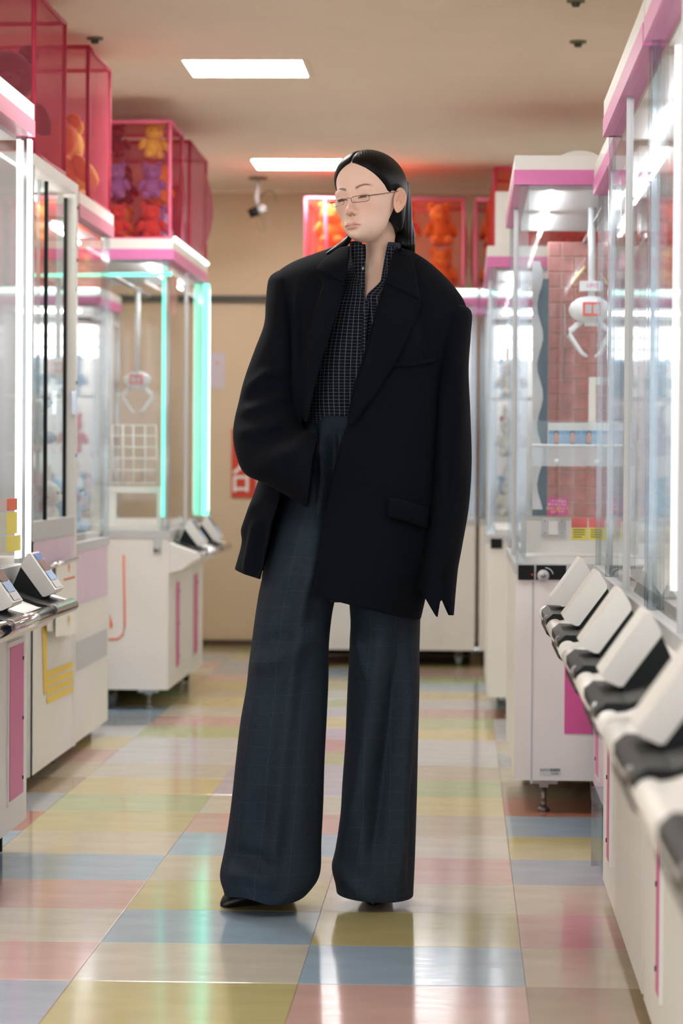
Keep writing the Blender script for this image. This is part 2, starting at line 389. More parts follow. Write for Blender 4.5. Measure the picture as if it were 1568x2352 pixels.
def console(mc, t, v0, v1, units, chrome=True):
    dz = mc.zg-.762
    bm = NB(); prof = [(-.02,.716),(.10,.672),(.128,.668),(.128,.648),(.10,.636),(.055,.60),(-.02,.58)]
    prism(bm, [mc.m(o,v0,z+dz) for o,z in prof], mc.m(0,0,0), mc.m(0,v1-v0,0)); c = part('control_shelf', bm, M['warmwhite'], t, bevel=.004)
    bm = NB(); prof = [(.004,.7145),(.10,.6755),(.118,.678),(.122,.668),(.128,.655),(.128,.668)]
    for v in units:
        bm = NB()
        pr = [(.006,.717),(.095,.683),(.126,.684),(.140,.672),(.140,.640),(.128,.630),(.1,.64),(.006,.69)] if not chrome else [(.006,.716),(.095,.682),(.122,.676),(.134,.668),(.134,.652),(.12,.648),(.1,.66),(.006,.70)]
        prism(bm, [mc.m(o,v-(.13 if chrome else .2),z+dz) for o,z in pr], mc.m(0,0,0), mc.m(0,.30 if chrome else .40,0)); part('black_tray', bm, M['black'], c, bevel=.003)
        bm = NB()
        for k in range(3):
            o = .03+.022*k; cyl(bm, mc.m(o,v-.12,.712-.36*o/.9-.002+dz), mc.m(o,v+.15,.712-.36*o/.9-.002+dz), .0045, 8)
        part('tray_rib', bm, M['satin'], c, True)
        bm = NB(); cyl(bm, mc.m(.132,v-.115,.663+dz), mc.m(.132,v-.095,.663+dz), .014, 16); part('button', bm, M['steel'], c, True)
    bm = NB(); 
    cyl(bm, mc.m(.122,v0+.004,.655+dz), mc.m(.122,v1-.004,.655+dz), .0185, 20); part('chrome_rail' if chrome else 'front_rail', bm, M['chrome' if chrome else 'warmwhite'], c, True)
    for v in units: coin_unit(mc, t, v, chrome)
    return c
def claw(mc, t, o, v, zc, ztop, r=.066, mred=True):
    c = mc.m(o,v,zc)
    bm = NB(); cyl(bm, c+Vector((0,0,.03)), (c.x,c.y,ztop), .012, 12); a = part('claw_pole', bm, M['acrylicwhite'], t, True)
    bm = NB(); ell(bm, c, (r,r*.75,r*.62), 3); k = part('claw_head', bm, M['acrylicwhite'], t, True)
    bm = NB(); box(bm, (c.x-.03,c.y-r*.78,c.z-.022),(c.x+.03,c.y-r*.6,c.z+.022)); part('window', bm, M['sticker_r'] if mred else M['grey'], k, bevel=.004)
    bm = NB(); box(bm, (c.x-.022,c.y-r*.81,c.z-.014),(c.x-.002,c.y-r*.7,c.z+.014)); box(bm, (c.x+.004,c.y-r*.81,c.z-.014),(c.x+.022,c.y-r*.7,c.z+.014)); part('gauge', bm, M['grey'], k)
    bm = NB(); cyl(bm, c+Vector((0,0,-r*.72)), c+Vector((0,0,-r*.5)), .022, 16); part('collar', bm, M['acrylicwhite'], k, True)
    for s in (-1,1):
        bm = NB(); tubepath(bm, [c+Vector((s*.03,0,-r*.5)), c+Vector((s*.066,0,-.066)), c+Vector((s*.07,0,-.078)), c+Vector((s*.03,0,-.135)), c+Vector((s*.012,0,-.148))], [.009,.009,.009,.007,.005], 8)
        part('claw_arm', bm, M['acrylicwhite'], t, True)
def machine(mc, label, band='pink', units=(), legs='foot', strips=(), door=None, back='white', tubes=True, ledtop=None, posts='post', clawpos=(), base='white', canopy='white', solid_back=True, group=None, shelf=True, cat='claw machine'):
    W,D,zb,zg,zt = mc.W, mc.D, mc.zb, mc.zg, mc.zt
    t = thing('claw_machine', label, cat, mc.m(-D/2,W/2,0), group)
    bm = NB(); mc.bx(bm, 0,0,zb, -D,W,zg-.03); b = part('base_cabinet', bm, M[base], t, bevel=.006)
    bm = NB(); mc.bx(bm, .004,-.004,zg-.03, -D-.004,W+.004,zg); part('deck_frame', bm, M['grey'], t, bevel=.004)
    bm = NB(); mc.bx(bm, -.03,.03,zg, -D+.03,W-.03,zg+.02); part('prize_deck', bm, M['white'], t)
    hc = .085
    bm = NB(); mc.bx(bm, .012,-.006,zt-hc+.004, -D-.004,W+.006,zt); part('canopy', bm, M[canopy], t, bevel=.008)
    bm = NB(); mc.bx(bm, .014,-.008,zt-hc, -D-.006,W+.008,zt-hc+.043); part('pink_band', bm, M[band], t, bevel=.002)
    pw = .03
    for o in (0,-D+pw):
        for v in (0,W-pw):
            bm = NB(); mc.bx(bm, o,v,zg, o-pw,v+pw,zt-hc); part('corner_post', bm, M[posts], t, bevel=.006)
    ng = 2 if W > 1.2 else 1
    for i in range(ng):
        v0 = pw+(W-2*pw)*i/ng; v1 = pw+(W-2*pw)*(i+1)/ng
        bm = NB(); quad(bm, [mc.m(-.008,v0,zg),mc.m(-.008,v1,zg),mc.m(-.008,v1,zt-hc),mc.m(-.008,v0,zt-hc)]); part('front_pane', bm, M['clear'], t)
        if i:
            bm = NB(); mc.bx(bm, 0,v0-.006,zg,-.014,v0+.006,zt-hc); part('mullion', bm, M['grey'], t)
    for v in (.008,W-.008):
        bm = NB(); quad(bm, [mc.m(-pw,v,zg),mc.m(-D+pw,v,zg),mc.m(-D+pw,v,zt-hc),mc.m(-pw,v,zt-hc)]); part('side_pane', bm, M['clear'], t)
    bm = NB()
    if back == 'white': mc.bx(bm, -D+.004,pw,zg,-D+.016,W-pw,zt-hc); part('back_panel', bm, M['white'], t)
    else: quad(bm, [mc.m(-D+.01,pw,zg),mc.m(-D+.01,W-pw,zg),mc.m(-D+.01,W-pw,zt-hc),mc.m(-D+.01,pw,zt-hc)]); part('back_pane', bm, M['clear'], t)
    bm = NB(); mc.bx(bm, -.03,.03,zt-hc-.012,-D+.03,W-.03,zt-hc); part('lamp_tray', bm, M['grey'], t)
    if tubes:
        for v in ([W/2] if W < 1.2 else [W*.25,W*.75]):
            hw = min(W*.4 if W < 1.2 else W*.2, .34)
            bm = NB(); cyl(bm, mc.m(-.10,v-hw,zt-hc-.03), mc.m(-.10,v+hw,zt-hc-.03), .006, 10); part('lamp_or_fill_tube', bm, M['tube'], t, True)
    bm = NB(); cyl(bm, mc.m(-D*.3,.05,zt-hc-.06), mc.m(-D*.3,W-.05,zt-hc-.06), .01, 8); cyl(bm, mc.m(-D*.7,.05,zt-hc-.06), mc.m(-D*.7,W-.05,zt-hc-.06), .01, 8)
    part('gantry_rail', bm, M['steel'], t, True)
    for (o,v,z,r) in clawpos: claw(mc, t, o, v, z, zt-hc-.05, r)
    for (v0,v1,z0,z1) in strips:
        bm = NB(); mc.bx(bm, -.001,v0-.012,z0-.012,.006,v1+.012,z1+.012); f = part('panel_frame', bm, M['white'], t, bevel=.003)
        bm = NB(); mc.bx(bm, .002,v0,z0,.0075,v1,z1); part('pink_panel', bm, M['magenta'], f)
        bm = NB()
        for z in (z0+.04, (z0+z1)/2, z1-.04): cyl(bm, mc.m(.0075,v1-.015,z), mc.m(.010,v1-.015,z), .005, 10)
        part('screw', bm, M['ink'], f)
    if units:
        if mc.kind == 'R': console(Mach('R',mc.P0-.018,mc.V0,W,D,zb,zg+.02,zt), t, .03, W-.03, units, False)
        else: console(mc, t, .03, W-.03, units)
    bm = NB(); mc.bx(bm, -D+.01,.02,.003,-D+.03,W-.02,zb)  # added unseen skirts, block light to darken the gap under the machine
    if mc.kind != 'B': mc.bx(bm, -.06,W-.03,.003,-D+.035,W-.015,zb)
    part('light_block_skirt', bm, M['rubber'], t)
    if legs == 'foot':
        for o in (-.09,-D+.09):
            for v in (.10,W-.10): leveler(mc, t, o, v)
        for o in (-.25,-D+.25):
            for v in (.16,W-.16): leveler(mc, t, o, v, True)
    else:
        for o in (-.08,-D+.08):
            for v in (.08,W-.08): leveler(mc, t, o, v, True)
    return t

# ---- left row
L1 = Mach('L', -1.14, 5.90, 1.50, .85, .09, .762, 1.965)
L1t = machine(L1, 'white claw machine with dusty pink header and lit corner tubes beside the grey sliding-door cabinet', 'dustypink', units=(.48,1.15), strips=((.30,.62,.17,.56),(1.18,1.40,.17,.56)), legs='caster', back='clear')
# white vertical tubes at the aisle corner
for o,v in ((.006,1.462),(.004,1.492)):
    bm = NB(); cyl(bm, L1.m(o,v,.775), L1.m(o,v,1.87), .006, 10); part('corner_lamp_or_highlight', bm, M['ledpink'], L1t, True)
bm = NB(); L1.bx(bm, .0,1.16,.80,.004,1.36,.84); L1.bx(bm, .0,1.16,.845,.004,1.30,.90); part('notice_sticker', bm, M['sticker_y'], L1t)
bm = NB(); L1.bx(bm, .0,1.16,.905,.004,1.30,.935); part('notice_sticker', bm, M['orange'], L1t)
# header poster inside
bm = NB(); L1.bx(bm, -.40,.08,1.60,-.41,1.40,1.86); part('back_poster', bm, mat('orange_poster', srgb(222,120,84), .6, noise=.35, nscale=5), L1t)

L2 = Mach('L', -1.33, 8.66, 1.05, .85, .05, .78, 1.98)
def sliding_cabinet(mc):
    W,D,zb,zg,zt = mc.W, mc.D, mc.zb, mc.zg, mc.zt
    t = thing('prize_cabinet', 'tall white prize cabinet with black-edged sliding glass doors and yellow stripes', 'cabinet', mc.m(-D/2,W/2,0))
    bm = NB(); mc.bx(bm, 0,.05,zb,-D,W,zg); b = part('base_cabinet', bm, M['white'], t, bevel=.006)
    bm = NB(); pts = []
    prof = [mc.m(-.09,0,zb)]
    cx,cy = -.05,.05
    prof = [mc.m(-.12,.0,zb)]+[mc.m(cx+.05*math.sin(a*math.pi/16), cy-.05*math.cos(a*math.pi/16), zb) for a in range(0,9)]+[mc.m(0,.09,zb),mc.m(-.12,.09,zb)]
    prism(bm, prof, (0,0,zb), (0,0,zt)); part('rounded_corner_post', bm, M['grey'], t)
    bm = NB(); mc.bx(bm, .004,.05,zt-.035,-D,W,zt); part('top_frame', bm, M['warmwhite'], t, bevel=.004)
    bm = NB(); mc.bx(bm, .004,W-.05,zb,-.04,W,zt-.035); f = part('end_post', bm, M['warmwhite'], t, bevel=.004)
    bm = NB()
    for z in (1.90,1.72,1.62,1.30,1.05): cyl(bm, mc.m(.004,W-.025,z), mc.m(.007,W-.025,z), .006, 8)
    part('screw', bm, M['ink'], f)
    for v0,v1,o in ((.10,.42,-.012),(.36,W-.06,-.03)):
        bm = NB(); quad(bm, [mc.m(o,v0,zg+.06),mc.m(o,v1,zg+.06),mc.m(o,v1,zt-.05),mc.m(o,v0,zt-.05)]); d = part('sliding_door', bm, M['smoke'], t)
        bm = NB(); mc.bx(bm, o-.006,v1-.012,zg+.05,o+.006,v1,zt-.05); part('black_edge', bm, M['black'], d)
        bm = NB(); mc.bx(bm, o-.006,v0,zg+.05,o+.006,v0+.012,zt-.05); part('edge_strip', bm, M['grey'], d)
    bm = NB(); mc.bx(bm, -.004,W-.075,1.19,.012,W-.062,1.27); part('door_latch', bm, M['chrome'], t, bevel=.003)
    bm = NB(); mc.bx(bm, .004,.09,zg,-.04,W-.05,zg+.06); part('door_track', bm, M['grey'], t, bevel=.003)
    bm = NB(); mc.bx(bm, -D+.01,.05,zg,-D,W,zt-.035); part('back_pane', bm, M['clear'], t)
    bm = NB(); cyl(bm, mc.m(-.12,.14,zt-.06), mc.m(-.12,W-.12,zt-.06), .007, 10); part('lamp_or_fill_tube', bm, M['tube'], t, True)  # added glowing tube, only brightens the cabinet interior
    for z in (1.08,1.40):
        bm = NB(); mc.bx(bm, -.10,.10,z,-D+.05,W-.06,z+.008); part('glass_shelf', bm, M['smoke'], t)
    bm = NB(); mc.bx(bm, -.3,.12,1.66,-.31,W-.1,1.93); part('yellow_poster', bm, mat('yellow_poster', srgb(196,176,40), .6, noise=.3, nscale=6), t)
    bm = NB(); mc.bx(bm, -.28,.3,1.45,-.29,W-.1,1.66); part('orange_poster', bm, mat('orange_poster2', srgb(226,110,60), .6, noise=.3, nscale=6), t)
    # pink upper base panel
    bm = NB(); mc.bx(bm, .0,.10,.70,.003,W-.06,.775); part('pink_strip', bm, M['palepink'], t)
    # yellow decal: upright and four slanted stripes
    X = mc.P0+.002
    def dq(pts, m, nm='yellow_stripe', d=.0):
        bm = NB(); quad(bm, [atX(x,y,X+d) for x,y in pts]); return part(nm, bm, m, t)
    dq(((97,1440),(108,1436),(108,1585),(101,1600)), M['yellowline'])
    for y0,y1 in ((1552,1518),(1572,1538),(1592,1556),(1612,1574)):
        dq(((106,y0-10),(174,y1-1),(174,y1+11),(109,y0+5)), M['yellowline'])
    # hanging paper notices on a rod
    bm = NB(); a,b2 = atX(100,1306,X+.03), atX(178,1282,X+.03); cyl(bm, a, b2, .008, 12); r = part('notice_rod', bm, M['chrome'], t, True)
    bm = NB(); pts = [atX(132,1296,X+.035),atX(176,1283,X+.035),atX(176,1455,X+.035),atX(132,1462,X+.035)]; prism(bm, pts, (0,0,0), (-.006,0,0)); n = part('hanging_notice', bm, M['paper'], t)
    bm = NB(); quad(bm, [atX(146,1330,X+.037),atX(172,1323,X+.037),atX(172,1327,X+.037),atX(146,1334,X+.037)]); part('red_rule', bm, M['orange'], n)
    q = atX(158,1306,X+.037); text(n, 'print', 'クI', .034, q, (0,1,-.1), (0,0,1), M['orange'])
    bm = NB(); quad(bm, [atX(157,1415,X+.037),atX(161,1414,X+.037),atX(161,1428,X+.037),atX(157,1429,X+.037)]); part('tag_mark', bm, M['yellowline'], n)
    bm = NB(); pts = [atX(108,1310,X+.02),atX(130,1300,X+.02),atX(130,1450,X+.02),atX(114,1450,X+.02)]; prism(bm, pts, (0,0,0), (-.008,0,0)); part('hanging_notice', bm, M['warmwhite'], t)
    for o in (-.08,-D+.08):
        for v in (.12,W-.1): 
            p = mc.m(o,v,0); bm = NB(); cyl(bm, (p.x,p.y,0),(p.x,p.y,zb),.025,14); part('foot', bm, M['rubber'], t, True)
    return t
sliding_cabinet(L2)
L3 = Mach('L', -1.335, 9.73, .94, .85, .05, .745, 1.96)
L3t = machine(L3, 'white claw machine with pink header between the sliding-door cabinet and the teal-lit machine', 'dustypink', legs='caster', back='clear', base='white')
bm = NB(); quad(bm, [L3.m(.002,.04,.53),L3.m(.002,.90,.53),L3.m(.002,.90,.735),L3.m(.002,.04,.735)]); part('pink_panel', bm, M['palepink'], L3t)
bm = NB(); quad(bm, [L3.m(.002,.04,.30),L3.m(.002,.90,.30),L3.m(.002,.90,.40),L3.m(.002,.04,.40)]); part('grey_panel', bm, M['grey'], L3t)
bm = NB(); L3.bx(bm, -.40,.06,1.52,-.41,.88,1.86); part('back_poster', bm, mat('orange_poster3', srgb(232,130,96), .6, noise=.3, nscale=4), L3t)

L4 = Mach('L', -1.21, 11.66, 1.56, .85, .085, .745, 1.95)
L4t = machine(L4, 'white double claw machine edged with teal light tubes near the tan back wall', 'pink', units=(.30,1.08), strips=((.26,.40,.16,.52),(1.06,1.24,.16,.52)), legs='foot', back='clear', clawpos=((-.52,.40,1.43,.07),(-.26,1.1,1.40,.06)))
for a,b,r,mm in (((.012,1.53,.78),(.012,1.53,1.86),.016,'teal'),((.02,1.53,.80),(.02,1.53,1.84),.009,'tealwhite'),((-.03,.06,.80),(-.03,.06,1.84),.008,'teal'),((.016,.03,1.955),(.016,1.54,1.955),.007,'tealwhite'),((.006,.012,1.805),(-.8,.012,1.795),.008,'teal')):
    bm = NB(); cyl(bm, L4.m(*a), L4.m(*b), r, 12); part('teal_light_tube', bm, M[mm], L4t, True)
# orange header card at the aisle side, white wire rack and open box inside
bm = NB(); L4.bx(bm, -.03,.12,1.66,-.035,.62,1.83); part('header_card', bm, mat('orange_card', srgb(226,140,96), .5, noise=.3, nscale=9), L4t)
bm = NB()
Yk = 11.9
def pk(x,y): return atY(x,y,Yk)
for x in (258,282,306,333,358): cyl(bm, pk(x,976), pk(x+(3 if x>340 else 0),1112), .0035, 6)
for y in (977,1001,1027,1053,1080,1110): cyl(bm, pk(240,y), pk(358,y), .0035, 6)
RK = part('wire_rack', bm, M['white'], L4t, True)
bm = NB(); a = pk(215,1118); b2 = pk(378,1225)
for q in ((215,1116,378,1132),(215,1205,378,1225),(215,1132,272,1205),(366,1132,378,1205)):
    c0,c1 = pk(q[0],q[1]), pk(q[2],q[3]); box(bm, (c0.x,Yk-.1,c0.z),(c1.x,Yk-.07,c1.z))
part('display_box', bm, M['white'], L4t, bevel=.002)
# decal lines on the end face (orange U line) and key plate
bm = NB(); Yd = L4.V0-.0005
tubepath(bm, [atY(284,1275,Yd),atY(286,1400,Yd),atY(286,1440,Yd),atY(282,1458,Yd),atY(270,1468,Yd),atY(200,1470,Yd)], .004, 6); part('orange_line', bm, M['orange'], L4t, True)
bm = NB(); prism(bm, [atY(252,1410,Yd),atY(259,1436,Yd),atY(256,1444,Yd),atY(252,1444,Yd)], (0,0,0),(0,-.001,0)); part('orange_mark', bm, M['orange'], L4t)
bm = NB(); c0,c1 = atY(352,1228,Yd-.004), atY(372,1270,Yd-.004); box(bm,(c0.x,Yd-.004,c0.z),(c1.x,Yd,c1.z)); k = part('lock_plate', bm, M['grey'], L4t)
bm = NB(); q = atY(360,1262,Yd); cyl(bm, q, q+Vector((0,-.008,0)), .012, 14); part('lock', bm, M['steel'], k, True)

# ---- right row
R1 = Mach('R', .16, 8.33, 1.55, .85, .10, .738, 1.935)
R1t = machine(R1, 'white claw machine with brick-backed glass case and barcode label on its base', 'pink', legs='foot', back='clear', tubes=True, clawpos=())
# interior seen through the end glass
Yi = 9.66
def pi_(x,y,Y=Yi): return atY(x,y,Y)
a,b2 = pi_(1258,556), pi_(1490,1190)
bm = NB(); box(bm, (a.x,Yi,b2.z),(b2.x,Yi+.02,a.z)); BP = part('brick_panel', bm, M['mortar'], R1t)
bw,bh,gp = .088,.0465,.0055
bmx = NB(); box(bmx, (0,-.004,0),(bw,0,bh)); bmesh.ops.bevel(bmx, geom=list(bmx.edges), offset=.0015, segments=1, affect='EDGES')
bme = bpy.data.meshes.new('brick'); bmx.to_mesh(bme); bmx.free(); bme.materials.append(M['brick'])
bmx = NB(); box(bmx, (0,-.004,0),((bw-gp)/2,0,bh)); bmesh.ops.bevel(bmx, geom=list(bmx.edges), offset=.0015, segments=1, affect='EDGES')
bmh = bpy.data.meshes.new('brick'); bmx.to_mesh(bmh); bmx.free(); bmh.materials.append(M['brick'])
row = 0; z = b2.z+.004
while z+bh < a.z:
    x = a.x+.002; first = True
    while x+.02 < b2.x:
        half = (row%2 and first); me = bmh if half else bme
        wd = (bw-gp)/2 if half else bw
        if x+wd > b2.x: break
        o = bpy.data.objects.new('brick', me); COL.objects.link(o); o.parent = BP
        o.location = Vector((x,Yi,z))-WO[BP]; x += wd+gp; first = False
    row += 1; z += bh+gp
# white inner chute box with notices
bm = NB(); c0,c1 = pi_(1196,1196,8.40), pi_(1465,1272,8.40); box(bm, (c0.x,8.38,c1.z),(c1.x,8.40,c0.z)); ch = part('chute_front', bm, M['white'], R1t)
bm = NB(); c0,c1 = pi_(1244,1188,8.372), pi_(1299,1232,8.372); box(bm, (c0.x,8.372,c1.z),(c1.x,8.38,c0.z)); pl = part('cover_plate', bm, M['grey'], ch, bevel=.003)
bm = NB(); c0,c1 = pi_(1260,1197,8.370), pi_(1281,1228,8.370); box(bm, (c0.x,8.3695,c1.z),(c1.x,8.372,c0.z)); part('plate_inset', bm, M['white'], pl)
bm = NB()
for x,y in ((1251,1197),(1290,1197),(1251,1224),(1290,1224)):
    q = pi_(x,y,8.372); cyl(bm, q, q+Vector((0,-.002,0)), .0028, 8)
part('screw', bm, M['steel'], pl)
for x in (1312,1352,1394):
    for y0,y1,mm,nm in ((1189,1212,'sticker_r','notice_top'),(1212,1240,'sticker_y','notice_body')):
        bm = NB(); c0,c1 = pi_(x,y0,8.3785), pi_(x+36,y1,8.3785); box(bm, (c0.x,8.3785,c1.z),(c1.x,8.3799,c0.z)); part(nm, bm, M[mm], ch)
    for i in range(4):
        bm = NB(); c0,c1 = pi_(x+4,1216+i*5.5,8.378), pi_(x+(31 if i<3 else 24),1218+i*5.5,8.378); box(bm,(c0.x,8.378,c1.z),(c1.x,8.3785,c0.z)); part('notice_line', bm, M['ink'], ch)
# magenta sticker
for x0,x1 in ((1257,1303),(1417,1432)):
    bm = NB(); c0,c1 = pi_(x0,1144,8.345), pi_(x1,1182,8.345); box(bm,(c0.x,8.343,c1.z),(c1.x,8.345,c0.z)); ms = part('magenta_sticker', bm, mat('magenta_sticker', srgb(198,60,150), .5), R1t)
    if x0 < 1300:
        for s,y,sz,mm in (('ごその商品は',1151,.0085,'paper'),('取り出し口に',1159,.0095,'paper'),('完全に落ちたら',1168,.0095,'sticker_y'),('GETです!',1176,.0105,'sticker_y')):
            q = pi_(1280,y,8.3425); text(ms,'lettering',s,sz,(q.x,8.3425,q.z),(1,0,0),(0,0,1),M[mm],.0003)
# acrylic shelf, frosted shelf front, prize boxes
Ys = 8.75
c0,c1 = pi_(1222,966,Ys), pi_(1455,1024,Ys)
bm = NB(); quad(bm, [(c0.x,Ys,c1.z),(c1.x,Ys,c1.z),(c1.x,Ys,c0.z),(c0.x,Ys,c0.z)]); sh = part('clear_fence', bm, M['post'], R1t)
bm = NB(); c2 = pi_(1455,1072,Ys); box(bm, (c0.x,Ys,c2.z),(c1.x,Ys+.3,c1.z-.004)); part('frosted_shelf', bm, glass('frost', (.86,.9,.92,1), .35, .8, .35), R1t, bevel=.008)
bm = NB(); cyl(bm, (c0.x,Ys-.004,c1.z), (c1.x,Ys-.004,c1.z), .004, 8); part('shelf_lip', bm, M['acrylicwhite'], R1t, True)
bm = NB()
for x in (1278,1370): q = pi_(x,1060,Ys-.002); ell(bm, q, (.008,.004,.008), 2)
part('shelf_bolt', bm, M['acrylicwhite'], R1t, True)
for i in range(5):
    x0 = 1259+i*37.4; c0,c1 = pi_(x0,971,Ys+.05), pi_(x0+36.4,1023,Ys+.05)
    t = thing('prize_box', 'small white and blue prize box with a doll picture standing on the frosted shelf', 'box', ((c0.x+c1.x)/2,Ys+.07,c1.z), 'prize boxes on the frosted shelf')
    bm = NB(); box(bm, (c0.x,Ys+.05,c1.z),(c1.x,Ys+.11,c0.z)); part('carton', bm, M['paper'], t)
    wd = c1.x-c0.x; hh = c0.z-c1.z
    bm = NB(); box(bm, (c0.x+.0005,Ys+.0492,c1.z+hh*.02),(c1.x-.0005,Ys+.05,c1.z+hh*.66)); part('blue_field', bm, mat('box_blue', srgb(150,185,220), .5), t)
    bm = NB(); box(bm, (c0.x+.0005,Ys+.0488,c1.z+hh*.5),(c1.x-.0005,Ys+.0492,c1.z+hh*.66)); part('blue_band', bm, mat('box_band', srgb(95,150,200), .5), t)
    cxx = (c0.x+c1.x)/2
    bm = NB(); ell(bm, (cxx,Ys+.0485,c1.z+hh*.53), (.0085,.0006,.009), 2); part('hair_print', bm, M['ink'], t)
    bm = NB(); ell(bm, (cxx,Ys+.0480,c1.z+hh*.47), (.006,.0006,.007), 2); ell(bm, (cxx,Ys+.0480,c1.z+hh*.27), (.009,.0006,.016), 2); part('figure_print', bm, M['skintone'], t)
    bm = NB(); box(bm, (cxx-.008,Ys+.0476,c1.z+hh*.03),(cxx+.008,Ys+.048,c1.z+hh*.1)); part('base_print', bm, M['ink'], t)
# mirror wave, black rail and white bracket near the back
bm = NB(); pts = []
for k in range(30):
    y = 600+k*(1170-600)/29; pts.append((1240+7*math.sin(k*.9), y))
L_ = [pi_(1222,y,9.3) for x,y in pts]; R_ = [pi_(x,y,9.33) for x,y in pts]
vl = [bm.verts.new(p) for p in L_]; vr = [bm.verts.new(p) for p in R_]
for i in range(29): bm.faces.new((vl[i],vl[i+1],vr[i+1],vr[i]))
part('wavy_mirror', bm, mat('pearl_panel', srgb(205,212,220), .15), R1t, True)
bm = NB(); c0,c1 = pi_(1226,640,9.5), pi_(1256,1185,9.5); box(bm,(c0.x,9.5,c1.z),(c1.x,9.52,c0.z)); part('dark_side_panel', bm, mat('dark_blue_panel', srgb(70,90,102), .25), R1t)
bm = NB(); c0,c1 = pi_(1352,866,9.2), pi_(1368,975,9.2); box(bm,(c0.x,9.2,c1.z),(c1.x,9.21,c0.z)); c0,c1 = pi_(1368.5,866,9.2), pi_(1410,884,9.2); box(bm,(c0.x,9.2,c1.z),(c1.x,9.21,c0.z)); part('white_bracket', bm, M['white'], R1t)
bm = NB(); cyl(bm, pi_(1311,652,9.0), pi_(1344,612,9.0), .005, 8); part('yellow_rod', bm, M['yellowrod'], R1t, True)
bm = NB(); cyl(bm, pi_(1298,700,9.1), pi_(1295,880,9.1), .0022, 8); part('hanging_wire', bm, M['steel'], R1t, True)
claw(R1, R1t, R1.P0-pi_(1358,712,8.95).x, 8.95-R1.V0, pi_(1358,712,8.95).z, 1.85, .072)
bm = NB(); c0,c1 = pi_(1332,645,8.93), pi_(1385,668,8.93); box(bm,(c0.x,8.93,c1.z),(c1.x,8.98,c0.z)); part('claw_badge', bm, M['acrylicwhite'], R1t, bevel=.006)
text(R1t,'lettering','UFO',.018,(pi_(1360,656,8.929).x,8.9285,pi_(1360,656,8.929).z),(1,0,0),(0,0,1),M['pink'],.0003)
# price scale strip
bm = NB(); c0,c1 = pi_(1440,1070,8.345), pi_(1456,1270,8.345); box(bm,(c0.x,8.343,c1.z),(c1.x,8.345,c0.z)); ps = part('price_strip', bm, M['white'], R1t)
for y in (1132,1169,1205,1242):
    q = pi_(1448,y,8.3425); text(ps,'lettering','¥100',.0085,(q.x,8.3425,q.z),(1,0,0),(0,0,1),M['ink'],.0002)
# base details: corner block, lock, pink panel, barcode label, seam
Yd = R1.V0-.0006
def rface(x0,y0,x1,y1,m,nm,par,d=.003,Y=None):
    Y = Y or Yd
    c0,c1 = atY(x0,y0,Y-d), atY(x1,y1,Y-d); bm = NB(); box(bm,(c0.x,Y-d,c1.z),(c1.x,Y,c0.z)); return part(nm, bm, m, par)
rface(1190,1298,1226,1332,M['black'],'black_corner_block',R1t,.008)
lp = rface(1231,1298,1300,1332,M['black'],'lock_plate',R1t,.004)
q = atY(1247,1322,Yd); bm = NB(); cyl(bm, q, q+Vector((0,-.014,0)), .0175, 24); lk = part('lock', bm, M['grey'], lp, True)
bm = NB(); cyl(bm, q+Vector((0,-.014,0)), q+Vector((0,-.016,0)), .0075, 18); part('keyhole', bm, M['steel'], lk, True)
bm = NB(); tubepath(bm, [atY(1252+18*math.sin(a),1322-18*math.cos(a),Yd-.006) for a in (0,.35,.7,1.05,1.4)], .0012, 6); part('arrow_print', bm, M['paper'], lp, True)
q = atY(1222,1320,Yd-.008); bm = NB(); cyl(bm, q, q+Vector((0,-.002,0)), .003, 10); part('red_lamp', bm, M['redprint'], R1t, True)
rface(1297,1492,1361,1686,M['magenta'],'pink_panel',R1t,.002)
lb = rface(1239,1764,1287,1780,mat('label_grey', srgb(205,210,212), .5),'barcode_label',R1t,.0012)
q = atY(1249,1769,Yd-.002); text(lb,'lettering','TAITO',.0085,(q.x,Yd-.002,q.z),(1,0,0),(0,0,1),M['ink'],.0003)
q = atY(1273,1776.5,Yd-.002); text(lb,'lettering','4344736',.0062,(q.x,Yd-.002,q.z),(1,0,0),(0,0,1),M['ink'],.0003)
bm = NB()
for i in range(14):
    x = 1262+i*1.7; c0,c1 = atY(x,1765.5,Yd-.002), atY(x+(1.0 if i%3 else .6),1772,Yd-.002); box(bm,(c0.x,Yd-.002,c1.z),(c1.x,Yd-.0012,c0.z))
part('barcode', bm, M['ink'], lb)
rface(1221.4,1335,1222.2,1800,M['grey'],'panel_seam',R1t,.0006)
# round sign on top
q = atY(1330,362,8.6)
t = thing('round_sign', 'white domed sign with a green arc on top of the brick-backed machine', 'sign', (q.x,8.6,R1.zt))
bm = NB(); prism(bm, [(q.x+.075*math.cos(a*math.pi/20),8.6,R1.zt+.045*math.sin(a*math.pi/20)) for a in range(21)], (0,0,0),(0,.03,0)); part('dome', bm, M['white'], t)
bm = NB(); prism(bm, [(q.x+.03*math.cos(a*math.pi/12),8.597,R1.zt+.006*math.sin(a*math.pi/12)) for a in range(13)], (0,0,0),(0,.003,0)); part('green_arc', bm, mat('dark_green', srgb(30,90,80), .5), t)

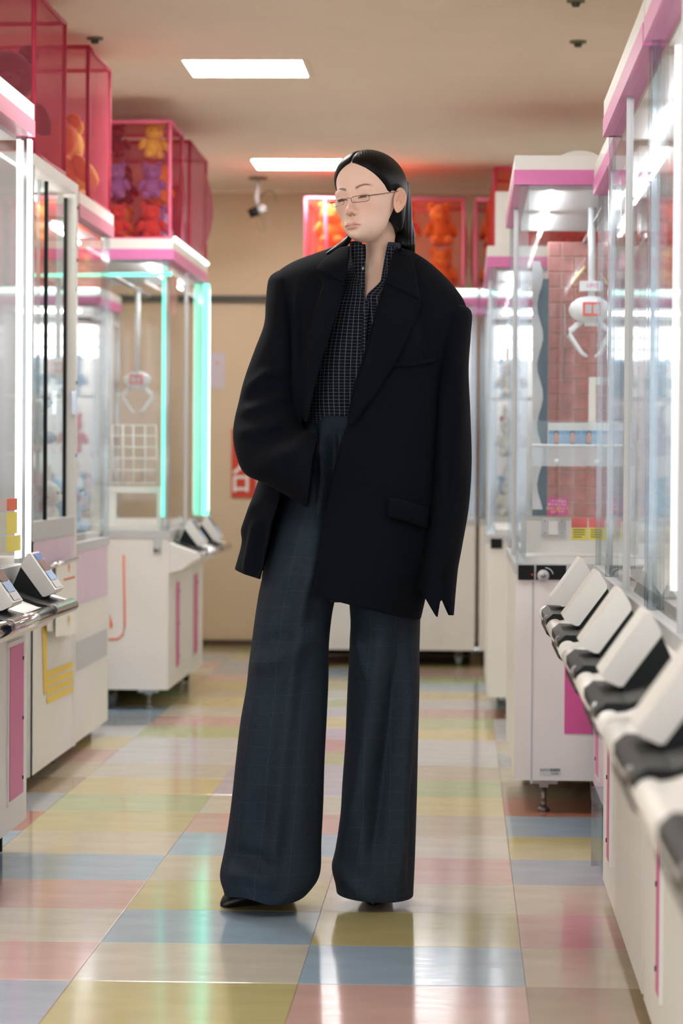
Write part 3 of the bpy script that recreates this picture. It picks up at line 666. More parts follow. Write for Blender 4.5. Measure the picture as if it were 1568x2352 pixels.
RA = Mach('R', .345, 5.33, 1.48, .80, .035, .762, 1.90)
RAt = machine(RA, 'clear-cased white claw machine nearest the brick-backed machine, two card readers', 'pink', units=(.30,1.06), strips=((1.10,1.18,.13,.50),), legs='caster', back='clear')
RB = Mach('R', .345, 3.80, 1.48, .80, .035, .762, 1.90)
RBt = machine(RB, 'clear-cased white claw machine standing between two others of its row', 'pink', units=(.30,1.02), strips=((1.0,1.06,.13,.50),), legs='caster', back='clear')
RC = Mach('R', .345, 2.28, 1.48, .80, .035, .762, 1.90)
RCt = machine(RC, 'clear-cased white claw machine at the entrance end of the row', 'pink', units=(.2,.98), strips=((.85,1.0,.15,.50),), legs='caster', back='clear')
for mc,tt in ((RA,RAt),(RB,RBt)):   # orange pads on the readers' trays
    for v in (.30,1.04):
        bm = NB(); mc.bx(bm, .085,v-.10,.688,.112,v-.06,.692); part('orange_pad', bm, M['orange'], tt)
bm = NB(); cyl(bm, RB.m(-.05,1.42,.80), RB.m(-.05,1.42,1.80), .012, 12); part('corner_lamp_or_highlight', bm, emit('post_highlight', (1,.94,.95,1), 1.3), RBt, True)  # added glow standing in for the bright highlight on the corner post
# narrow pink-fronted machine between RA and the brick-backed one
RD = Mach('R', .39, 6.86, 1.42, .80, .10, .738, 1.90)
RDt = machine(RD, 'pink-fronted white claw machine tucked behind the clear cases', 'pink', legs='foot', back='clear', base='palepink', strips=((1.02,1.16,.16,.60),(.3,.5,.16,.6)))
bm = NB(); c0,c1 = atY(1358,1806,6.835), atY(1450,1990,6.835); box(bm,(c0.x,6.832,c1.z),(c1.x,6.836,c0.z)); part('acrylic_skirt', bm, M['post'], RDt)
R3 = Mach('R', .107, 11.4, 1.5, .85, .09, .745, 1.905)
R3t = machine(R3, 'white claw machine with a tall white sign block behind the brick-backed machine', 'pink', legs='foot', back='clear')
q = rface(1127,1237,1153,1260,M['black'],'black_corner_block',R3t,.008,11.399)
c0,c1 = atY(1138,440,11.45), atY(1180,564,11.45)
t = thing('sign_block', 'plain white upright block on top of the machine by the orange-red bag', 'sign', ((c0.x+c1.x)/2,11.5,1.905))
bm = NB(); box(bm,(c0.x,11.45,1.905),(c1.x,11.56,c0.z)); part('block', bm, M['warmwhite'], t, bevel=.004)
bm = NB(); box(bm,(c0.x+.012,11.447,1.92),(c1.x-.012,11.45,c0.z-.015)); part('front_plate', bm, M['white'], t)

# ---- back rows, facing the camera
def back_row(x0, W, n, labels):
    out = []
    for i in range(n):
        mc = Mach('B', 14.3, x0+i*(W+.02), W, .85, .085, .745, 1.91)
        t = machine(mc, labels[i], 'pink', legs='caster', back='white', clawpos=((-.3,W*.6,1.45,.06),))
        bm = NB(); mc.bx(bm, .02,.0,1.885,.034,W,1.905); part('led_strip', bm, M['tealwhite'], t)
        bm = NB(); mc.bx(bm, .0,.16,.12,.006,W-.16,.60); d = part('service_door', bm, M['warmwhite'], t, bevel=.003)
        bm = NB(); mc.bx(bm, .006,W-.24,.45,.012,W-.2,.47); part('handle', bm, M['steel'], d)
        bm = NB(); mc.bx(bm, .0,.05,.62,.006,.13,.68); mc.bx(bm, .0,W-.2,.645,.006,W-.1,.69); part('black_slot', bm, M['black'], t)
        bm = NB()
        for zz in (1.60,1.66,1.72): cyl(bm, mc.m(-.55,.08,zz), mc.m(-.55,W-.08,zz), .024, 12)
        part('header_light', bm, M['led'], t, True)
        out.append((mc,t))
    return out
BR = back_row(-.83, .90, 3, ['white claw machine under the large red mesh box, facing the aisle','white claw machine facing the aisle, right of the one under the red box','white claw machine facing the aisle, seen through the clear cases'])
bm = NB(); BR[0][0].bx(bm, .006,.10,.36,.010,.34,.47); part('pink_plate', bm, M['magenta'], BR[0][1])
BL = back_row(-3.66, .90, 2, ['white claw machine far behind the left row, away from the teal tubes','white claw machine behind the left row beside the teal-lit machine'])

# ------------------------------------------------------------------ plush toys
def plush_mesh(name, cols, kind):
    bm = NB(); rr = random.Random(hash(kind)%97)
    ell(bm, (0,0,.40), (.36,.32,.40), 2); ell(bm, (0,-.03,.98), (.36,.33,.33), 2)
    if kind == 'bear':
        for s in (-1,1): ell(bm, (s*.27,0,1.26), (.13,.08,.13), 2)
    elif kind == 'rabbit':
        for s in (-1,1): ell(bm, (s*.15,0,1.45), (.09,.06,.3), 2)
    else:
        for s in (-1,1): ell(bm, (s*.24,0,1.24), (.10,.06,.16), 2, Matrix.Rotation(s*.5,3,'Y'))
    for s in (-1,1):
        ell(bm, (s*.40,-.10,.52), (.13,.13,.24), 2, Matrix.Rotation(s*-.5,3,'Y')); ell(bm, (s*.22,-.30,.14), (.15,.25,.14), 2)
    n0 = len(bm.faces)
    ell(bm, (0,-.33,.92), (.14,.09,.10), 2)
    n1 = len(bm.faces)
    for s in (-1,1): ell(bm, (s*.13,-.33,1.03), (.035,.03,.04), 1)
    ell(bm, (0,-.415,.95), (.04,.03,.03), 1)
    bm.faces.ensure_lookup_table()
    for i,f in enumerate(bm.faces): f.smooth = True; f.material_index = 0 if i < n0 else (1 if i < n1 else 2)
    me = bpy.data.meshes.new(name); bm.to_mesh(me); bm.free()
    c = srgb(*cols)
    me.materials.append(mat(name+'_fur', c, .9, noise=.1, nscale=9, bump=.3, sheen=.3))
    me.materials.append(mat(name+'_muzzle', tuple(min(1,x*1.25+.03) for x in c[:3])+(1,), .9)); me.materials.append(M['ink'])
    return me
PL = {}
for nm,c,k in (('pale blue',(176,206,232),'bear'),('white',(236,234,232),'rabbit'),('lilac',(206,190,222),'rabbit'),('pale pink',(236,196,206),'bear'),('orange',(240,130,40),'bear'),('dark brown',(70,40,44),'bear'),('red',(206,60,48),'cat'),('yellow',(236,190,80),'cat'),('sky blue',(130,190,226),'cat'),('maroon',(110,36,50),'cat'),('purple',(130,100,160),'bear')):
    PL[nm] = (plush_mesh('plush_'+nm.replace(' ','_'), c, k), k)
rp = random.Random(11)
def plush(kind, loc, s, where, group, rz=None):
    me,k = PL[kind]
    o = bpy.data.objects.new('plush_toy', me); COL.objects.link(o); o.location = loc; o.scale = (s,)*3
    o.rotation_euler = (rp.uniform(-.05,.05), rp.uniform(-.05,.05), rp.uniform(-.2,.2) if rz is None else rz)
    tag(o, '%s plush %s %s' % (kind, k, where.replace('in the back machine under the red mesh box','of the machine under the red box')), 'plush toy', group); return o
def fill(mc, kinds, n, where, group, z=None, s=.11, rz=0):
    z = mc.zg+.02 if z is None else z
    cols = max(1,int((mc.W-.1)/(s*1.12)))
    for i in range(n):
        layer = i//cols; c = i%cols
        v = .08+s*.5+c*(mc.W-.16-s)/max(1,cols-1)
        o = -.13-s*1.12*layer
        p = mc.m(o, v, z)
        plush(kinds[rp.randrange(len(kinds))], p, s, where, group, rz+rp.uniform(-.12,.12))
pastel = ['pale blue','white','lilac','pale pink','sky blue','white']
shelves = []
for (mc,t),w_ in zip(BR+BL, ('in the back machine under the red mesh box','in the second back machine','in the back machine behind the clear cases','in the far left back machine','in the back machine beside the teal-lit one')):
    for z in (1.06,1.36):
        bm = NB(); mc.bx(bm, -.06,.04,z,-.45,mc.W-.04,z+.008); part('clear_shelf', bm, M['acrylicwhite'], t)
    fill(mc, pastel, 12, 'on the deck '+w_, 'toys '+w_, s=.15)
    fill(mc, ['pale blue','sky blue','white'], 5, 'on the upper shelf '+w_, 'toys '+w_, z=1.37, s=.15)
    fill(mc, ['white','red','pale pink','lilac'], 5, 'on the middle shelf '+w_, 'toys '+w_, z=1.07, s=.15)
fill(L1, pastel, 10, 'in the machine with lit corner tubes', 'toys in the lit-corner machine', s=.13, rz=1.5)
fill(L3, ['white','pale blue','sky blue'], 8, 'in the machine with orange poster', 'toys in the orange-poster machine', s=.15, rz=1.5)
fill(L2, ['white','pale blue','lilac'], 6, 'on the bottom of the sliding-door cabinet', 'toys in the sliding-door cabinet', z=.785, s=.13, rz=1.5)
fill(L2, ['pale blue','sky blue'], 5, 'on the lower glass shelf of the sliding-door cabinet', 'toys in the sliding-door cabinet', z=1.089, s=.15, rz=1.5)

# ------------------------------------------------------------------ mesh bags
def mesh_box(x0,x1,y0,y1,z0,z1,label,net='net',pip='piping',bulge=.02,seed=0,split=False):
    t = thing('mesh_toy_box', label, 'mesh box', ((x0+x1)/2,(y0+y1)/2,z0), 'red mesh boxes on top of the machines')
    rr = random.Random(seed); n = 10
    def panel(nm, P, nrm, bl):
        bm = NB(); g = [[None]*(n+1) for _ in range(n+1)]
        for i in range(n+1):
            for j in range(n+1):
                u,v = i/n,j/n
                p = P[0]*(1-u)*(1-v)+P[1]*u*(1-v)+P[2]*u*v+P[3]*(1-u)*v
                h = bl*(math.sin(math.pi*u)*math.sin(math.pi*v))*(1.25-.7*v)+bl*.35*math.sin(u*7+seed)*math.sin(math.pi*v)*math.sin(math.pi*u)
                g[i][j] = bm.verts.new(p+nrm*h)
        for i in range(n):
            for j in range(n): bm.faces.new((g[i][j],g[i+1][j],g[i+1][j+1],g[i][j+1]))
        part(nm, bm, M[net], t, True)
    V = Vector
    c = {}
    for i,x in enumerate((x0,x1)):
        for j,y in enumerate((y0,y1)):
            for k,z in enumerate((z0+.004,z1)): c[i,j,k] = V((x,y,z))
    panel('front_panel', (c[0,0,0],c[1,0,0],c[1,0,1],c[0,0,1]), V((0,-1,0)), bulge*.5)
    panel('side_panel', (c[1,0,0],c[1,1,0],c[1,1,1],c[1,0,1]), V((1,0,0)), bulge)
    panel('side_panel', (c[0,0,0],c[0,1,0],c[0,1,1],c[0,0,1]), V((-1,0,0)), bulge)
    panel('back_panel', (c[0,1,0],c[1,1,0],c[1,1,1],c[0,1,1]), V((0,1,0)), bulge*.5)
    panel('top_panel', (c[0,0,1],c[1,0,1],c[1,1,1],c[0,1,1]), V((0,0,-1)), bulge*.8)
    bm = NB(); box(bm, (x0+.005,y0+.005,z0),(x1-.005,y1-.005,z0+.004)); part('floor_panel', bm, M['netdark'], t)
    E = [((0,0,0),(1,0,0)),((0,0,1),(1,0,1)),((0,1,1),(1,1,1)),((0,0,0),(0,0,1)),((1,0,0),(1,0,1)),((0,1,0),(0,1,1)),((1,1,0),(1,1,1)),((0,0,1),(0,1,1)),((1,0,1),(1,1,1)),((0,0,0),(0,1,0)),((1,0,0),(1,1,0))]
    for a,b in E:
        A,B = c[a].copy(), c[b].copy()
        if A.z < z0+.01: A.z = z0+.008
        if B.z < z0+.01: B.z = z0+.008
        mid = (A+B)/2
        bm = NB(); tubepath(bm, [A,A.lerp(B,.25)+V((0,0,-.002)),mid+V((0,0,-.004)),A.lerp(B,.75)+V((0,0,-.002)),B], .008, 8); part('piping', bm, M[pip], t, True)
    if split:
        x = x0+(x1-x0)*split
        bm = NB(); tubepath(bm, [(x,y0-bulge*.5,z0+.01),(x+.01,y0-bulge*.6,(z0+z1)/2),(x,y0-.004,z1)], .008, 8); part('piping', bm, M[pip], t, True)
    return t
def stuff_box(x0,x1,y0,y1,z0,h,kinds,n,s,where,group):
    cols = max(1,int((x1-x0)/(s*1.1))); rows = max(1,int((y1-y0)/(s*.95)))
    for i in range(n):
        c = i%cols; r = (i//cols)%rows; l = i//(cols*rows)
        x = x0+s*.5+(x1-x0-s)*(c/max(1,cols-1) if cols>1 else .5); y = y0+s*.55+(y1-y0-s*1.1)*(r/max(1,rows-1) if rows>1 else .5)
        plush(kinds[rp.randrange(len(kinds))], (x+rp.uniform(-.003,.003), y+s*.1, z0+.01+l*s*1.48), s, where, group)
XF = -1.335
mesh_box(-1.92,XF,8.75,9.42,1.98,2.49,'red mesh box holding a big dark brown plush on the sliding-door cabinet','net','piping',.03,1)
plush('dark brown', (-1.475,9.02,1.99), .27, 'sitting in the red mesh box on the cabinet', None, .3)
plush('purple', (-1.76,9.05,1.99), .2, 'beside the big brown toy in a mesh box', None, .3)
mesh_box(-1.92,XF,10.02,10.62,1.96,2.5,'red mesh box with orange plush toys on the machine behind the sliding-door cabinet','net','piping',.012,2)
stuff_box(-1.88,XF-.03,10.06,10.58,1.96,.5,['orange','orange','yellow'],4,.23,'in the mesh box next to the brown toy box','orange toys in a mesh box')
mesh_box(-1.86,-1.222,11.75,12.25,1.95,2.445,'dark red mesh box crammed with small mixed toys on the teal-lit machine','netdark','pipingpink',.025,3)
stuff_box(-1.82,-1.25,11.79,12.2,1.95,.4,['dark brown','orange','maroon','purple','red','yellow','lilac','dark brown'],30,.115,'in the dark red box on the teal-lit machine','small toys crammed in the dark red mesh box')
mesh_box(-1.86,-1.20,12.36,13.15,1.95,2.43,'bulging pink mesh box at the back end of the teal-lit machine','netpink','piping',.055,4)
stuff_box(-1.8,-1.24,12.42,13.08,1.95,.4,['pale pink','red'],6,.22,'in the bulging pink mesh box','toys in the bulging pink mesh box')
mesh_box(-.80,.0,14.36,14.95,1.91,2.37,'large red mesh box of orange toys on the back machine, framed in pink piping','netorange','pipingpink',.02,5,.12)
stuff_box(-.76,-.04,14.4,14.9,1.91,.4,['orange','orange','yellow','red','maroon'],20,.155,'in the large red box on the back machine','toys in the large red box on the back machine')
mesh_box(.06,.62,14.36,14.95,1.91,2.365,'red mesh box beside the large one on the back machines','netdark','pipingpink',.03,6,.2)
stuff_box(.09,.58,14.4,14.9,1.91,.4,['maroon','red','orange'],12,.155,'in the second red box on the back machines','toys in the second red box')
mesh_box(.66,1.6,14.36,14.95,1.91,2.36,'red mesh box on the back machines seen through the clear cases','netorange','piping',.02,7)
stuff_box(.7,1.55,14.4,14.9,1.91,.4,['red','orange'],20,.155,'in the third red box on the back machines','toys in the third red box')
mesh_box(.13,.75,11.95,12.5,1.905,2.275,'orange-red mesh bag behind the white sign block','netorange','piping',.045,8)
stuff_box(.17,.7,12.0,12.45,1.905,.3,['red','orange'],4,.19,'in the orange-red bag behind the sign block','toys in the orange-red bag')

# ------------------------------------------------------------------ person
PY = 6.52
def coatmat(name, col, rough, lines=None, lcol=None, pitch=.02, lw=.06, weave=900, sheen=.25):
    m = bpy.data.materials.new(name); m.use_nodes = True; nt = m.node_tree; b = nt.nodes['Principled BSDF']
    b.inputs['Roughness'].default_value = rough; b.inputs['Specular IOR Level'].default_value = .12
    b.inputs['Sheen Weight'].default_value = sheen; b.inputs['Sheen Roughness'].default_value = .5
    tc = nt.nodes.new('ShaderNodeTexCoord')
    n = nt.nodes.new('ShaderNodeTexNoise'); n.inputs['Scale'].default_value = weave; n.inputs['Detail'].default_value = 2
    nt.links.new(tc.outputs['Object'], n.inputs['Vector'])
    rp_ = nt.nodes.new('ShaderNodeValToRGB')
    rp_.color_ramp.elements[0].color = tuple(x*.75 for x in col[:3])+(1,); rp_.color_ramp.elements[1].color = tuple(x*1.3 for x in col[:3])+(1,)
    rp_.color_ramp.elements[0].position = .35; rp_.color_ramp.elements[1].position = .65
    nt.links.new(n.outputs['Fac'], rp_.inputs[0])
    out = rp_.outputs[0]
    if lines:
        sp_ = nt.nodes.new('ShaderNodeSeparateXYZ'); nt.links.new(tc.outputs['UV'], sp_.inputs[0])
        masks = []
        for ax in ('X','Y'):
            mu = nt.nodes.new('ShaderNodeMath'); mu.operation = 'MULTIPLY'; mu.inputs[1].default_value = 1/pitch
            fr = nt.nodes.new('ShaderNodeMath'); fr.operation = 'FRACT'
            lt = nt.nodes.new('ShaderNodeMath'); lt.operation = 'LESS_THAN'; lt.inputs[1].default_value = lw
            nt.links.new(sp_.outputs[ax], mu.inputs[0]); nt.links.new(mu.outputs[0], fr.inputs[0]); nt.links.new(fr.outputs[0], lt.inputs[0]); masks.append(lt)
        mxm = nt.nodes.new('ShaderNodeMath'); mxm.operation = 'MAXIMUM'
        nt.links.new(masks[0].outputs[0], mxm.inputs[0]); nt.links.new(masks[1].outputs[0], mxm.inputs[1])
        ml = nt.nodes.new('ShaderNodeMath'); ml.operation = 'MULTIPLY'; ml.inputs[1].default_value = lines
        nt.links.new(mxm.outputs[0], ml.inputs[0])
        mc_ = nt.nodes.new('ShaderNodeMixRGB'); mc_.inputs['Color2'].default_value = lcol
        nt.links.new(ml.outputs[0], mc_.inputs['Fac']); nt.links.new(out, mc_.inputs['Color1']); out = mc_.outputs[0]
    nt.links.new(out, b.inputs['Base Color'])
    bp = nt.nodes.new('ShaderNodeBump'); bp.inputs['Strength'].default_value = .25; bp.inputs['Distance'].default_value = .001
    nt.links.new(n.outputs['Fac'], bp.inputs['Height']); nt.links.new(bp.outputs[0], b.inputs['Normal'])
    return m
COAT = coatmat('black_navy_wool', srgb(8,12,21), .9, weave=500, sheen=.0)
TROU = coatmat('charcoal_wool', srgb(38,47,58), .8, .16, srgb(84,94,110), .045, .022, 600, .0)
SHIRT = coatmat('grid_check_shirt', srgb(14,18,28), .8, .7, srgb(112,116,130), .0080, .13, 700, .0)

def catmull(a, u):
    """a: (n,k) array, u in [0,n-1]"""
    n = len(a); i = min(int(u), n-2); f = u-i
    p0 = a[max(i-1,0)]; p1 = a[i]; p2 = a[i+1]; p3 = a[min(i+2,n-1)]
    return .5*((2*p1)+(-p0+p2)*f+(2*p0-5*p1+4*p2-p3)*f*f+(-p0+3*p1-3*p2+p3)*f**3)
def seglen(S):
    d = [0]
    for i in range(1,len(S)): d.append(d[-1]+math.hypot((S[i][0]+S[i][2]-S[i-1][0]-S[i-1][2])/2,(S[i][1]+S[i][3]-S[i-1][1]-S[i-1][3])/2)+abs(S[i][4]-S[i-1][4])*300+8)
    return d
def loft(S, nr=60, ns=72, p=2.3, disp=None, opening=None, endfn=None, capA=False, capB=False):
    """S rows: (ax,ay,bx,by,Yc,bf,bb). Image points A,B are the silhouette ends; front faces the camera.
    opening: rows (ly,lx ... ) function t-> (sL,sR) in [-1,1], the open gap on the front between sL and sR"""
    A = np.array(S,float); d = seglen(S)
    bm = NB(); uv = []; grid = []
    us = np.interp(np.linspace(0,d[-1],nr+1), d, range(len(S)))
    for r,u in enumerate(us):
        row = catmull(A,u); ax,ay,bx,by,Yc,bf,bb = row; t = r/nr
        ring = []
        if opening: sL,sR = opening(u)
        for k in range(ns+(1 if opening else 0)):
            if opening:
                # from sR on the front, round by +s side, back, -s side, to sL
                aR = math.acos(max(-1,min(1,sR))); aL = math.acos(max(-1,min(1,sL)))
                # angle: 0 = +s side, pi/2 = front ; go decreasing from aR to -(2pi-aL)
                ang = aR + (aL-2*math.pi-aR)*k/ns
            else: ang = 2*math.pi*k/ns
            c,s_ = math.cos(ang), math.sin(ang)
            ex = 2/p
            s = math.copysign(abs(c)**ex, c); f = math.copysign(abs(s_)**ex, s_)
            px = (ax+bx)/2+s*(bx-ax)/2; py = (ay+by)/2+s*(by-ay)/2
            Y = Yc-(bf if f > 0 else bb)*f
            if endfn: py += endfn(t,s,f)
            q = atY(px,py,Yc); q = Vector((q.x,Y,q.z))
            if disp:
                dd = disp(px,py,s,f)
                if dd:
                    nrm = Vector((s*.6,-f,0)); nrm.normalize(); q += nrm*dd
            ring.append(bm.verts.new(q)); 
        grid.append(ring)
    m_ = len(grid[0])
    uvl = bm.loops.layers.uv.new('UVMap')
    lenY = d[-1]/990; 
    wd = abs((A[:,2]-A[:,0]).mean())/990*2.6
    for r in range(nr):
        for k in range(m_ if not opening else m_-1):
            k2 = (k+1)%m_
            f = bm.faces.new((grid[r][k],grid[r][k2],grid[r+1][k2],grid[r+1][k]))
            for lp,(a,b) in zip(f.loops,((k,r),(k+1,r),(k+1,r+1),(k,r+1))): lp[uvl].uv = (a/ns*wd, b/nr*lenY)
    if capA: bm.faces.new(grid[0][::-1])
    if capB: bm.faces.new(grid[-1])
    return bm
def finish(o, sub=0, thick=0):
    for p_ in o.data.polygons: p_.use_smooth = True
    if thick:
        s = o.modifiers.new('thickness','SOLIDIFY'); s.thickness = thick; s.offset = -1
    if sub:
        s = o.modifiers.new('smooth','SUBSURF'); s.levels = sub; s.render_levels = sub
    return o
def smoothstep(a,b,x):
    t = max(0,min(1,(x-a)/(b-a))); return t*t*(3-2*t)
def ridges(L):
    """L: list of (polyline[(px,py)], half width px, height m); summed soft ridge height"""
    def fn(px,py):
        h = 0
        for pts,wd,ht in L:
            best = 1e9; tt = 0
            for i in range(len(pts)-1):
                (x0,y0),(x1,y1) = pts[i],pts[i+1]; dx,dy = x1-x0,y1-y0
                t = max(0,min(1,((px-x0)*dx+(py-y0)*dy)/(dx*dx+dy*dy)))
                e = math.hypot(px-x0-t*dx, py-y0-t*dy)
                if e < best: best = e; tt = (i+t)/(len(pts)-1)
            if best < wd*3: h += ht*math.exp(-(best/wd)**2)*min(1,4*tt+.15)*min(1,4*(1-tt)+.15)
        return h
    return fn
pf = atZ(700,2075,0)
PER = thing('person', 'person in oversized black coat, checked shirt and wide charcoal trousers, looking aside', 'person', (pf.x, PY, 0))

# ---- trousers
rL = ridges([([(735,1100),(712,1300),(670,1600),(640,1900),(628,2010)],16,.016),([(660,1180),(630,1420),(590,1700),(560,1950)],26,.009),([(750,1440),(640,1500),(590,1530)],26,.012),([(720,1410),(660,1460),(600,1490)],16,-.010),
             ([(700,1600),(690,1800),(700,1980)],24,.008),([(745,1170),(735,1270),(715,1360)],14,.012),([(520,2000),(590,1985),(640,2020)],22,.014),([(530,1950),(600,1960),(650,1990)],18,-.012),([(612,1800),(600,1900)],22,-.008),([(655,1360),(690,1260),(705,1180)],16,.010)])
rR = ridges([([(925,1430),(900,1650),(870,1870),(850,1960)],20,-.024),([(880,1430),(860,1600),(830,1800),(790,1930)],22,.014),([(955,1500),(935,1700),(925,1900),(915,2050)],14,.014),([(815,1440),(850,1560)],14,.010),([(775,1985),(830,2030),(880,2050)],20,.012),([(845,1880),(835,2000)],16,.010),([(945,1750),(942,2040)],8,-.008)])
rP = ridges([([(745,985),(755,1100),(745,1200)],10,.016),([(725,980),(735,1080)],8,-.012),([(772,985),(768,1100),(755,1250)],10,-.014),([(790,990),(785,1080)],9,.014),([(700,985),(715,1060)],9,.010)])
Yl, Yr = 6.50, 6.58
SL = [(700,1030,800,1030,6.54,.09,.09),(655,1150,812,1150,6.53,.128,.13),(622,1260,795,1260,6.53,.145,.14),(600,1340,780,1340,6.52,.145,.14),(589,1400,764,1400,6.52,.14,.14),(577,1490,755,1480,6.51,.135,.135),(567,1575,754,1560,6.51,.13,.13),(553,1655,750,1650,Yl,.125,.125),(543,1740,745,1750,Yl,.12,.12),(531,1850,742,1850,Yl,.12,.12),(519,1930,738,1930,Yl,.12,.12),(506,2008,735,2006,Yl-.01,.125,.12),(514,2045,716,2040,Yl-.015,.13,.11),(517,2058,700,2056,Yl-.015,.13,.10)]
def endL(t,s,f): 
    e = smoothstep(.9,1,t); return e*max(0,f)*(-15+20*smoothstep(-.6,.4,s))
def dL(px,py,s,f): return (rL(px,py)*1.6)*max(0,f)**.5 if f > .05 else 0
bmL = loft(SL, 90, 84, 2.2, dL, endfn=endL)
SR = [(800,1030,940,1030,6.56,.09,.09),(790,1150,966,1160,6.56,.128,.13),(795,1260,967,1260,6.56,.145,.14),(798,1340,966,1340,6.57,.14,.14),(805,1430,965,1425,Yr,.135,.135),(802,1500,963,1500,Yr,.13,.13),(797,1600,962,1600,Yr,.125,.125),(793,1700,960,1700,Yr,.12,.12),(786,1800,958,1800,Yr,.12,.12),(783,1870,956,1870,Yr,.12,.12),(771,1945,954,1935,Yr,.12,.12),(762,1988,952,1990,Yr,.125,.12),(770,2025,950,2028,Yr,.125,.11),(773,2048,949,2058,Yr,.125,.10)]
def endR(t,s,f):
    e = smoothstep(.92,1,t); return e*(1*max(0,f)*(1-s*s))
bmR = loft(SR, 90, 84, 2.2, lambda px,py,s,f: rR(px,py)*1.5*max(0,f)**.5 if f > .05 else 0, endfn=endR)
SP = [(702,950,944,970,6.55,.128,.12),(690,1000,950,1010,6.55,.133,.12),(675,1060,958,1065,6.55,.14,.125),(652,1150,966,1150,6.545,.15,.135),(622,1260,966,1260,6.545,.152,.14),(602,1335,965,1335,6.545,.14,.14),(640,1380,955,1380,6.55,.10,.12)]
bmP = loft(SP, 50, 100, 2.3, lambda px,py,s,f: (rP(px,py)*2.2+rL(px,py)*1.5)*max(0,f)**.5 if f > .05 else 0)
def joinbm(*bms):
    out = NB(); uvl = out.loops.layers.uv.new('UVMap')
    for b in bms:
        me = bpy.data.meshes.new('tmp'); b.to_mesh(me); b.free(); out.from_mesh(me); bpy.data.meshes.remove(me)
    return out
TR = finish(part('trousers', joinbm(bmP,bmL,bmR), TROU, PER), 1, .003)
TR['label'] = 'wide charcoal wool trousers with a faint check'
# inner dark legs to close the hems, and shoes
# ---- shoes: pointed black pumps
def shoe(tip, heel, label):
    a = atZ(*tip,0); b = atZ(*heel,0)
    d = (a-b); L = d.length; d.normalize(); n = Vector((-d.y,d.x,0))
    prof = [(0,.030,.0,.055),(.12,.034,.0,.06),(.3,.036,.0,.062),(.5,.040,.0,.060),(.68,.041,.0,.050),(.82,.033,.0,.040),(.92,.020,.0,.028),(.98,.009,.002,.016),(1.0,.003,.004,.010)]
    bm = NB(); rings = []
    for t,w_,z0,z1 in prof:
        c = b+d*(L*t); ring = []
        for k in range(16):
            an = 2*math.pi*k/16; zz = (z0+z1)/2+(z1-z0)/2*math.sin(an)
            ring.append(bm.verts.new(c+n*(w_*math.copysign(abs(math.cos(an))**.8,math.cos(an)))+Vector((0,0,zz))))
        rings.append(ring)
    for i in range(len(rings)-1):
        for k in range(16): bm.faces.new((rings[i][k],rings[i][(k+1)%16],rings[i+1][(k+1)%16],rings[i+1][k]))
    bm.faces.new(rings[0][::-1]); bm.faces.new(rings[-1])
    s = part('shoe', bm, mat('black_leather', srgb(14,15,18), .4, noise=.3, nscale=200, bump=.3), PER, True)
    s['label'] = label
shoe((507,2086),(665,2068),'black pointed shoe peeking from the wide hem')
shoe((856,2083),(872,2040),'black shoe almost hidden under the hem')

# ---- shirt
SS = [(803,556,921,560,6.55,.060,.055),(798,600,925,605,6.55,.072,.06),(778,650,945,655,6.55,.088,.075),(745,700,985,710,6.55,.10,.09),(705,800,985,810,6.55,.120,.10),(692,900,972,900,6.55,.124,.10),(692,972,955,985,6.55,.124,.10)]
def openS(u):
    y = np.interp(u, range(len(SS)), [558,602,652,705,805,900,978])
    xl = np.interp(y, [556,600,635,655,688,720,980],[831,838,838,836,842,841.6,841])
    xr = np.interp(y, [556,600,650,688,720,980],[893,884,876,843,842.4,842])
    row = catmull(np.array(SS,float), u); c = (row[0]+row[2])/2; h = (row[2]-row[0])/2
    ss = lambda x: math.copysign(abs((x-c)/h)**1.1,(x-c)/h)
    return ss(xl), ss(xr)
SH = finish(part('shirt', loft(SS, 70, 120, 2.2, lambda px,py,s,f: (.004*math.sin(px*.07+py*.02)*smoothstep(690,800,py)+.010*math.exp(-((px-(842-(py-690)*.10))/14)**2)*smoothstep(690,720,py)) if f > 0 else 0, opening=openS), SHIRT, PER), 1, .002)
SH['label'] = 'dark navy shirt with fine white grid check'
def bvh_of(bm):
    b = BVHTree.FromBMesh(bm); bm.free(); return b
def hit(bv, px, py, Y=6.4):
    d = ray(px,py).normalized(); r = bv.ray_cast(CAM, d)
    if r[0] is None: return atY(px,py,Y)
    return r[0]
def strip(bv, left, right, off, m, name, parent, n=40, k=8, thick=.004, tuck=None, sub=1, bulge=0):
    """patch lying on a surface, between two image polylines of equal parameter"""
    def samp(P,t):
        d = [0]
        for i in range(1,len(P)): d.append(d[-1]+math.hypot(P[i][0]-P[i-1][0],P[i][1]-P[i-1][1]))
        x = np.interp(t*d[-1], d, [p_[0] for p_ in P]); y = np.interp(t*d[-1], d, [p_[1] for p_ in P]); return x,y
    bm = NB(); g = []; uvl = bm.loops.layers.uv.new('UVMap')
    for i in range(n+1):
        t = i/n; a = samp(left,t); b = samp(right,t); row = []
        for j in range(k+1):
            s = j/k; px = a[0]+(b[0]-a[0])*s; py = a[1]+(b[1]-a[1])*s
            q = hit(bv,px,py); dd = (CAM-q).normalized()
            row.append((bm.verts.new(q+dd*(off+bulge*math.sin(math.pi*s))),q))
        g.append(row)
    for i in range(n):
        for j in range(k):
            f = bm.faces.new((g[i][j][0],g[i][j+1][0],g[i+1][j+1][0],g[i+1][j][0]))
            for lp,(ii,jj) in zip(f.loops,((i,j),(i,j+1),(i+1,j+1),(i+1,j))):
                q = g[ii][jj][1]; lp[uvl].uv = (q.x,q.z)
    return finish(part(name, bm, m, parent), sub, thick)
bvS = bvh_of(loft(SS, 70, 120, 2.2))
pk_ = strip(bvS, [(837,690),(827,827),(808,960)],[(848,690),(838,827),(820,960)], .010, SHIRT, 'placket', SH, 30, 4)
